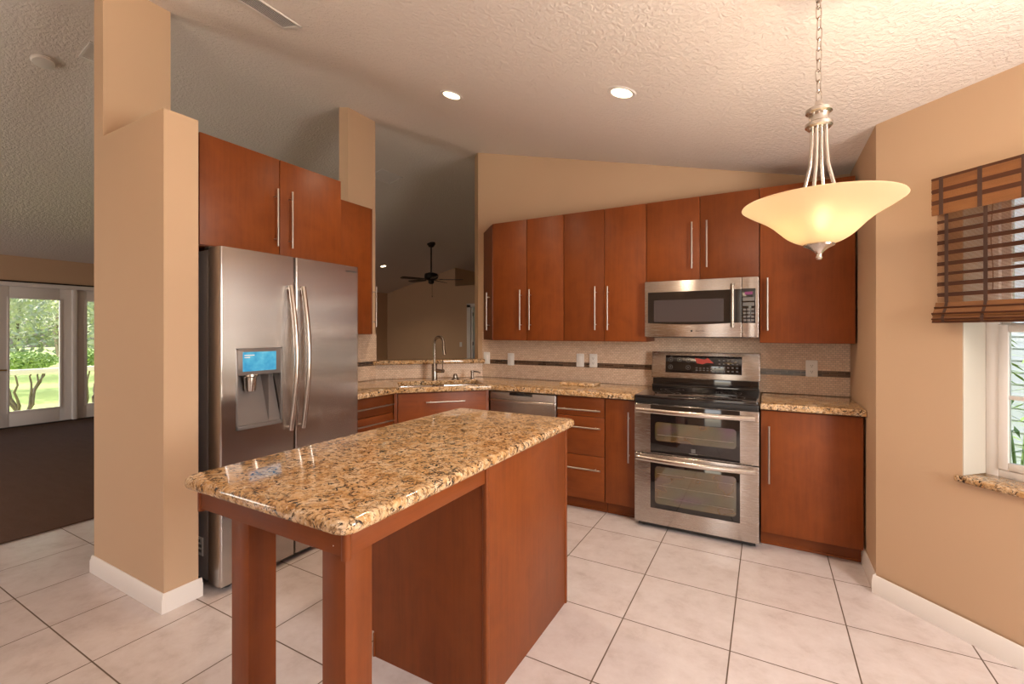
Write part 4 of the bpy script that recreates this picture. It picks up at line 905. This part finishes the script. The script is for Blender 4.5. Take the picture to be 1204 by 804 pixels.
# ------------------------------------------------------------------ kitchen window on the angled wall (local frame of that wall)
WM = (0.5, 3.03, 0); WR = (0, 0, -PI/4)
t = thing('window_1', 'white double-hung window set deep in the angled wall', 'window', WM, WR, kind='structure')
mb = MB(); mb.box(U0, U0+0.004, 0.001, 0.16, Z0+0.03, Z1); mb.box(U1-0.004, U1, 0.001, 0.16, Z0+0.03, Z1); mb.box(U0, U1, 0.001, 0.16, Z1-0.004, Z1); part('reveal', mb, M_white_wall, t, local=True)
v0, v1 = 0.145, 0.190
mb = MB(); mb.box(U0+0.004, U0+0.05, v0, v1, Z0+0.02, Z1, 0.003); mb.box(U1-0.05, U1-0.004, v0, v1, Z0+0.02, Z1, 0.003); mb.box(U0+0.05, U1-0.05, v0, v1, Z0+0.02, Z0+0.06, 0.003); mb.box(U0+0.05, U1-0.05, v0, v1, Z1-0.04, Z1, 0.003); part('window_frame', mb, M_white, t, local=True)
def sash(z0, z1, vv):
    m_ = MB(); a, b = U0+0.05, U1-0.05; f_ = 0.034
    m_.box(a, a+f_, vv, vv+0.025, z0, z1, 0.003); m_.box(b-f_, b, vv, vv+0.025, z0, z1, 0.003); m_.box(a+f_, b-f_, vv, vv+0.025, z0, z0+f_, 0.003); m_.box(a+f_, b-f_, vv, vv+0.025, z1-f_, z1, 0.003)
    s_ = part('sash', m_, M_white, t, local=True); m_ = MB(); zm = (z0+z1)/2
    m_.box(a+f_, b-f_, vv+0.006, vv+0.018, zm-0.009, zm+0.009, 0.002)
    for q_ in (1, 2): x = a+f_+(b-a-2*f_)*q_/3; m_.box(x-0.009, x+0.009, vv+0.006, vv+0.018, z0+f_, z1-f_, 0.002)
    part('muntins', m_, M_white, s_, local=True)
    m_ = MB(); m_.box(a+f_, b-f_, vv+0.010, vv+0.014, z0+f_, z1-f_); part('pane', m_, M_glass, s_, local=True)
sash(Z0+0.062, 1.392, 0.140); sash(1.365, Z1-0.042, 0.163)
SL_ = thing('window_sill', 'gold granite sill slab under the shaded window', 'sill', (0.5+0.9*s2, 3.03-0.9*s2, Z0), WR)
mb = MB(); mb.box(U0-0.022-0.9, U1+0.022-0.9, -0.022, 0.0, 0.0, 0.029, 0.008, 3); mb.box(U0+0.0005-0.9, U1-0.0005-0.9, -0.001, 0.144, 0.0003, 0.0287, 0.001); part('stone_slab', mb, M_granite, SL_, local=True)

# woven bamboo roman shade, hung on the wall face
BS = thing('roman_shade', 'brown woven bamboo roman shade half raised over the kitchen window', 'shade', (0.5, 3.03, 0), WR)
SU0, SU1 = 0.283, 1.52
def reeds(u0, u1, z0, z1, v, gap, dark_at, pitch, h):
    lt, dk = MB(), MB(); z = z1
    bands = [z1-d for d in dark_at]
    while z-h > z0:
        mid_ = z-h/2; dkb = any(abs(mid_-b) < 0.0082 for b in bands)
        j = random.uniform(-0.0015, 0.0015)
        if dkb: dk.box(u0+j, u1+j, v-0.0016, v+0.0010, z-pitch*1.02, z)
        else: lt.box(u0+j, u1+j, v-0.0009, v+0.0009, z-h, z)
        z -= pitch
    return lt, dk
mb, dk = reeds(SU0, SU1, 1.892, 2.064, -0.048, 0.0004, [0.005, 0.062, 0.114, ], 0.0040, 0.0038)
va = part('valance', mb, M_reed, BS, local=True); part('dark_reeds', dk, M_reed_dark, va, local=True)
mb = MB(); mb.box(SU0+0.004, SU1-0.004, -0.046, -0.001, 2.035, 2.062, 0.003); mb.box(SU0+0.0005, SU0+0.003, -0.047, -0.001, 1.90, 2.06); part('headrail', mb, M_reed_dark, BS, local=True)
mb, dk = reeds(SU0+0.012, SU1-0.012, 1.492, 2.035, -0.030, 0.002, [0.03+0.0475*i for i in range(12)], 0.0044, 0.0019)
pn = part('woven_panel', mb, M_reed, BS, local=True); part('dark_reeds', dk, M_reed_dark, pn, local=True)
# gathered folds at the bottom
mb = MB(); dk = MB(); prof = [(-0.030, 1.494), (-0.036, 1.470), (-0.046, 1.450), (-0.054, 1.440), (-0.052, 1.432), (-0.040, 1.428)]
def fold(pf, mb_, th_=0.004):
    k = len(pf); vs = [(u, v_+o, z_) for u in (SU0+0.004, SU1-0.004) for o in (0, th_) for v_, z_ in pf]
    fs = []
    for i in range(k-1): fs += [(i, i+1, 2*k+i+1, 2*k+i), (k+i, 3*k+i, 3*k+i+1, k+i+1), (i, k+i, k+i+1, i+1), (2*k+i, 2*k+i+1, 3*k+i+1, 3*k+i)]
    fs += [(0, 2*k, 3*k, k), (k-1, 2*k-1, 4*k-1, 3*k-1)]; mb_.add(vs, fs)
fold(prof, mb); fold([(-0.050, 1.428), (-0.054, 1.415), (-0.048, 1.402), (-0.030, 1.400)], mb); fold([(-0.044, 1.434), (-0.050, 1.425), (-0.046, 1.414)], mb)
fd_ = part('gathered_folds', mb, M_reed, BS, local=True)
for v_, z_ in ((-0.0385, 1.470), (-0.0555, 1.4425), (-0.0560, 1.4175), (-0.0520, 1.4045)): dk.box(SU0+0.003, SU1-0.003, v_-0.0015, v_+0.0015, z_-0.004, z_+0.004, 0.001)
part('dark_reeds', dk, M_reed_dark, fd_, local=True)
for i in range(9):
    u = SU0+0.038+0.140*i; mb = MB()
    mb.box(u-0.008, u+0.008, -0.0510, -0.0500, 1.892, 2.064)
    uu = u+0.010; mb.box(uu-0.007, uu+0.007, -0.0332, -0.0322, 1.494, 1.895)
    mb.add([(uu+s_*0.006, v_-0.0022, z_) for v_, z_ in prof[:5]+[(-0.055, 1.427), (-0.0565, 1.415), (-0.051, 1.401)] for s_ in (-1, 1)], [(2*k, 2*k+1, 2*k+3, 2*k+2) for k in range(7)])
    part('tape', mb, M_tape, BS, local=True)
mb = MB(); uu = SU0+0.20; mb.tube([(uu+0.004*math.sin(k*0.9), -0.015, 2.03-0.05*k) for k in range(11)], 0.0016, 6); part('lift_cord', mb, M_tape, BS, local=True)

# ------------------------------------------------------------------ glazing behind the camera (lets the daylight in)
t = thing('window_2', 'patio door behind the camera', 'window', (0.3, YN, 0), kind='structure')
mb = MB()
for x0, x1, z0, z1 in ((-0.47, -0.42, 0.25, 2.2), (0.62, 0.67, 0.25, 2.2), (-0.42, 0.62, 2.14, 2.2), (-0.42, 0.62, 0.25, 0.31)): mb.box(x0, x1, YN-0.08, YN-0.02, z0, z1, 0.004)
part('window_frame', mb, M_white, t)

# ------------------------------------------------------------------ garden
mb = MB(); mb.box(-60, XL-0.2, -30, 45, -0.22, -0.12); struct('ground_garden', mb, M_lawn, label='sunny lawn outside the french doors', cat='lawn')
mb = MB(); mb.prism([(0.75, 3.4), (2.3, 1.9), (2.3, -10), (40, -10), (40, 40), (0.75, 40)], -0.22, -0.12); struct('ground_side', mb, M_lawn, label='lawn outside the kitchen window', cat='lawn')
def leaves(m_, c, rad, n_, size):
    for _ in range(n_):
        a, b_, r_ = random.uniform(0, 2*PI), random.uniform(-1, 1), random.random()**0.4
        s_ = math.sqrt(1-b_*b_); p_ = Vector(c)+Vector((rad[0]*s_*math.cos(a), rad[1]*s_*math.sin(a), rad[2]*b_))*r_
        E_ = Euler((random.uniform(0, PI), random.uniform(0, PI), random.uniform(0, 2*PI))).to_matrix(); z_ = size*random.uniform(0.6, 1.3)
        m_.add([p_+E_ @ Vector(q_) for q_ in ((0, -z_, 0), (z_*0.42, 0, z_*0.12), (0, z_, 0), (-z_*0.42, 0, z_*0.12))], [(0, 1, 2, 3)])
def limb(m_, a, b, r0, r1, wob=0.05):
    a, b = Vector(a), Vector(b); k = 6; pts = []
    for i in range(k+1): pts.append(a.lerp(b, i/k)+Vector((random.uniform(-wob, wob), random.uniform(-wob, wob), 0))*(0 if i in (0,) else 1))
    m_.tube(pts, [r0+(r1-r0)*i/k for i in range(k+1)], 7)
t = thing('deck_rail', 'white rail crossing outside the french doors', 'railing', (-11.3, 3.0, -0.12))
mb = MB(); mb.box(-11.36, -11.24, 0.0, 7.0, 0.615, 0.705, 0.006); part('top_rail', mb, M_white, t)
for y in (0.3, 6.7): mb = MB(); mb.box(-11.35, -11.25, y-0.05, y+0.05, -0.12, 0.64); part('post', mb, M_white, t)
for bx, by, lab in ((-12.0, 3.02, 'leggy garden shrub in the middle of the door glass'), (-12.2, 4.05, 'leggy garden shrub showing through the second french door'), (-12.1, 2.00, 'leggy garden shrub cut off by the edge of the picture')):
    t = thing('shrub', lab, 'shrub', (bx, by, -0.12), group='shrubs outside the french doors'); mb = MB()
    for k in range(9):
        a = random.uniform(0, 2*PI); sg = (-1, 1)[k % 2]; limb(mb, (bx, by+sg*0.06, -0.13), (bx+0.25*math.cos(a), by+sg*random.uniform(0.1, 0.40), 0.66), 0.026, 0.011, 0.03)
    part('stems', mb, M_bark, t); mb = MB(); leaves(mb, (bx, by, 0.82), (0.40, 0.50, 0.17), 2200, 0.035); part('foliage', mb, M_leaf, t)
for i, (bx, by, hh) in enumerate(((-17.0, 3.4, 7), (-19.5, 6.9, 8), (-22.5, 4.6, 8), (-25.0, 7.9, 9), (-28.5, 5.2, 10), (-31.5, 9.4, 11))):
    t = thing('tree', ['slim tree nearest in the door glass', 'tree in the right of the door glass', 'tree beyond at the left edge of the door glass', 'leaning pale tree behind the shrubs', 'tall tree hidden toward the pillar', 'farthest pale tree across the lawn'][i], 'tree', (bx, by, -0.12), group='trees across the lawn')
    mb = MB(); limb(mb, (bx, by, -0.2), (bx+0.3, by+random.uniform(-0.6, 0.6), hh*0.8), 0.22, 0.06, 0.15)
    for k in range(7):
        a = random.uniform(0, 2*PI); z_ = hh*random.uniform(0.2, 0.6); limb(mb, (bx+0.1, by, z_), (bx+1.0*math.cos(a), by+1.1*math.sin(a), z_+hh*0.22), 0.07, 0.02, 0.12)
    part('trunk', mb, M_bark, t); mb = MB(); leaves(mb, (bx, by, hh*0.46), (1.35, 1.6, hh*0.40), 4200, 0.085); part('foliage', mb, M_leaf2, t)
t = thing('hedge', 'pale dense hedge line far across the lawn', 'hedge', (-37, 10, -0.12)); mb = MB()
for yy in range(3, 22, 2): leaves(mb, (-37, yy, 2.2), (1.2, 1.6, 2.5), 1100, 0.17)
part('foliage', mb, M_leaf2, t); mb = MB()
for yy in range(3, 22, 3): limb(mb, (-37, yy, -0.2), (-37, yy+0.3, 3.2), 0.10, 0.04, 0.1)
part('stems', mb, M_bark, t)
# canes and a fence outside the kitchen window
for i, (bx, by) in enumerate(((1.45, 3.95), (1.70, 5.05), (2.75, 3.9))):
    t = thing('bamboo_plant', ['leafy bamboo clump nearest the kitchen window glass', 'leafy bamboo clump left outside the kitchen window', 'leafy bamboo clump farthest right outside the kitchen window'][i], 'plant', (bx, by, -0.12), group='bamboo outside the kitchen window')
    mb = MB(); lf = MB()
    for k in range(7):
        a = random.uniform(0, 2*PI); top = (bx+0.35*math.cos(a), by+0.35*math.sin(a), random.uniform(1.3, 2.3)); limb(mb, (bx+0.08*math.cos(a), by+0.08*math.sin(a), -0.13), top, 0.010, 0.005, 0.02)
        for _ in range(26):
            f_ = random.uniform(0.35, 1); p_ = Vector((bx, by, -0.1)).lerp(Vector(top), f_); b_ = random.uniform(0, 2*PI); d_ = Vector((math.cos(b_), math.sin(b_), random.uniform(-0.6, 0.3))); q_ = Vector((-d_.y, d_.x, 0)).normalized()*0.012; l_ = random.uniform(0.10, 0.22)
            lf.add([p_, p_+d_*l_*0.4+q_, p_+d_*l_, p_+d_*l_*0.4-q_], [(0, 1, 2, 3)])
    part('canes', mb, M_cane, t); part('foliage', lf, M_leaf, t)
t = thing('garden_wall', 'pale lap-sided wall outside the kitchen window', 'wall', (4.2, 5.2, -0.12), (0, 0, -PI/4)); mb = MB()
for i in range(24): mb.box(-4, 4, 0.0, 0.03, -0.0+i*0.13, 0.135+i*0.13, M=Matrix.Translation((0, 0, 0)) @ Euler((0.0, 0, 0)).to_matrix().to_4x4()); mb.box(-4, 4, -0.012, 0.0, i*0.13, 0.02+i*0.13)
part('siding', mb, plain('pale_blue_grey_siding', (0.30, 0.335, 0.37), 0.6), t, local=True)
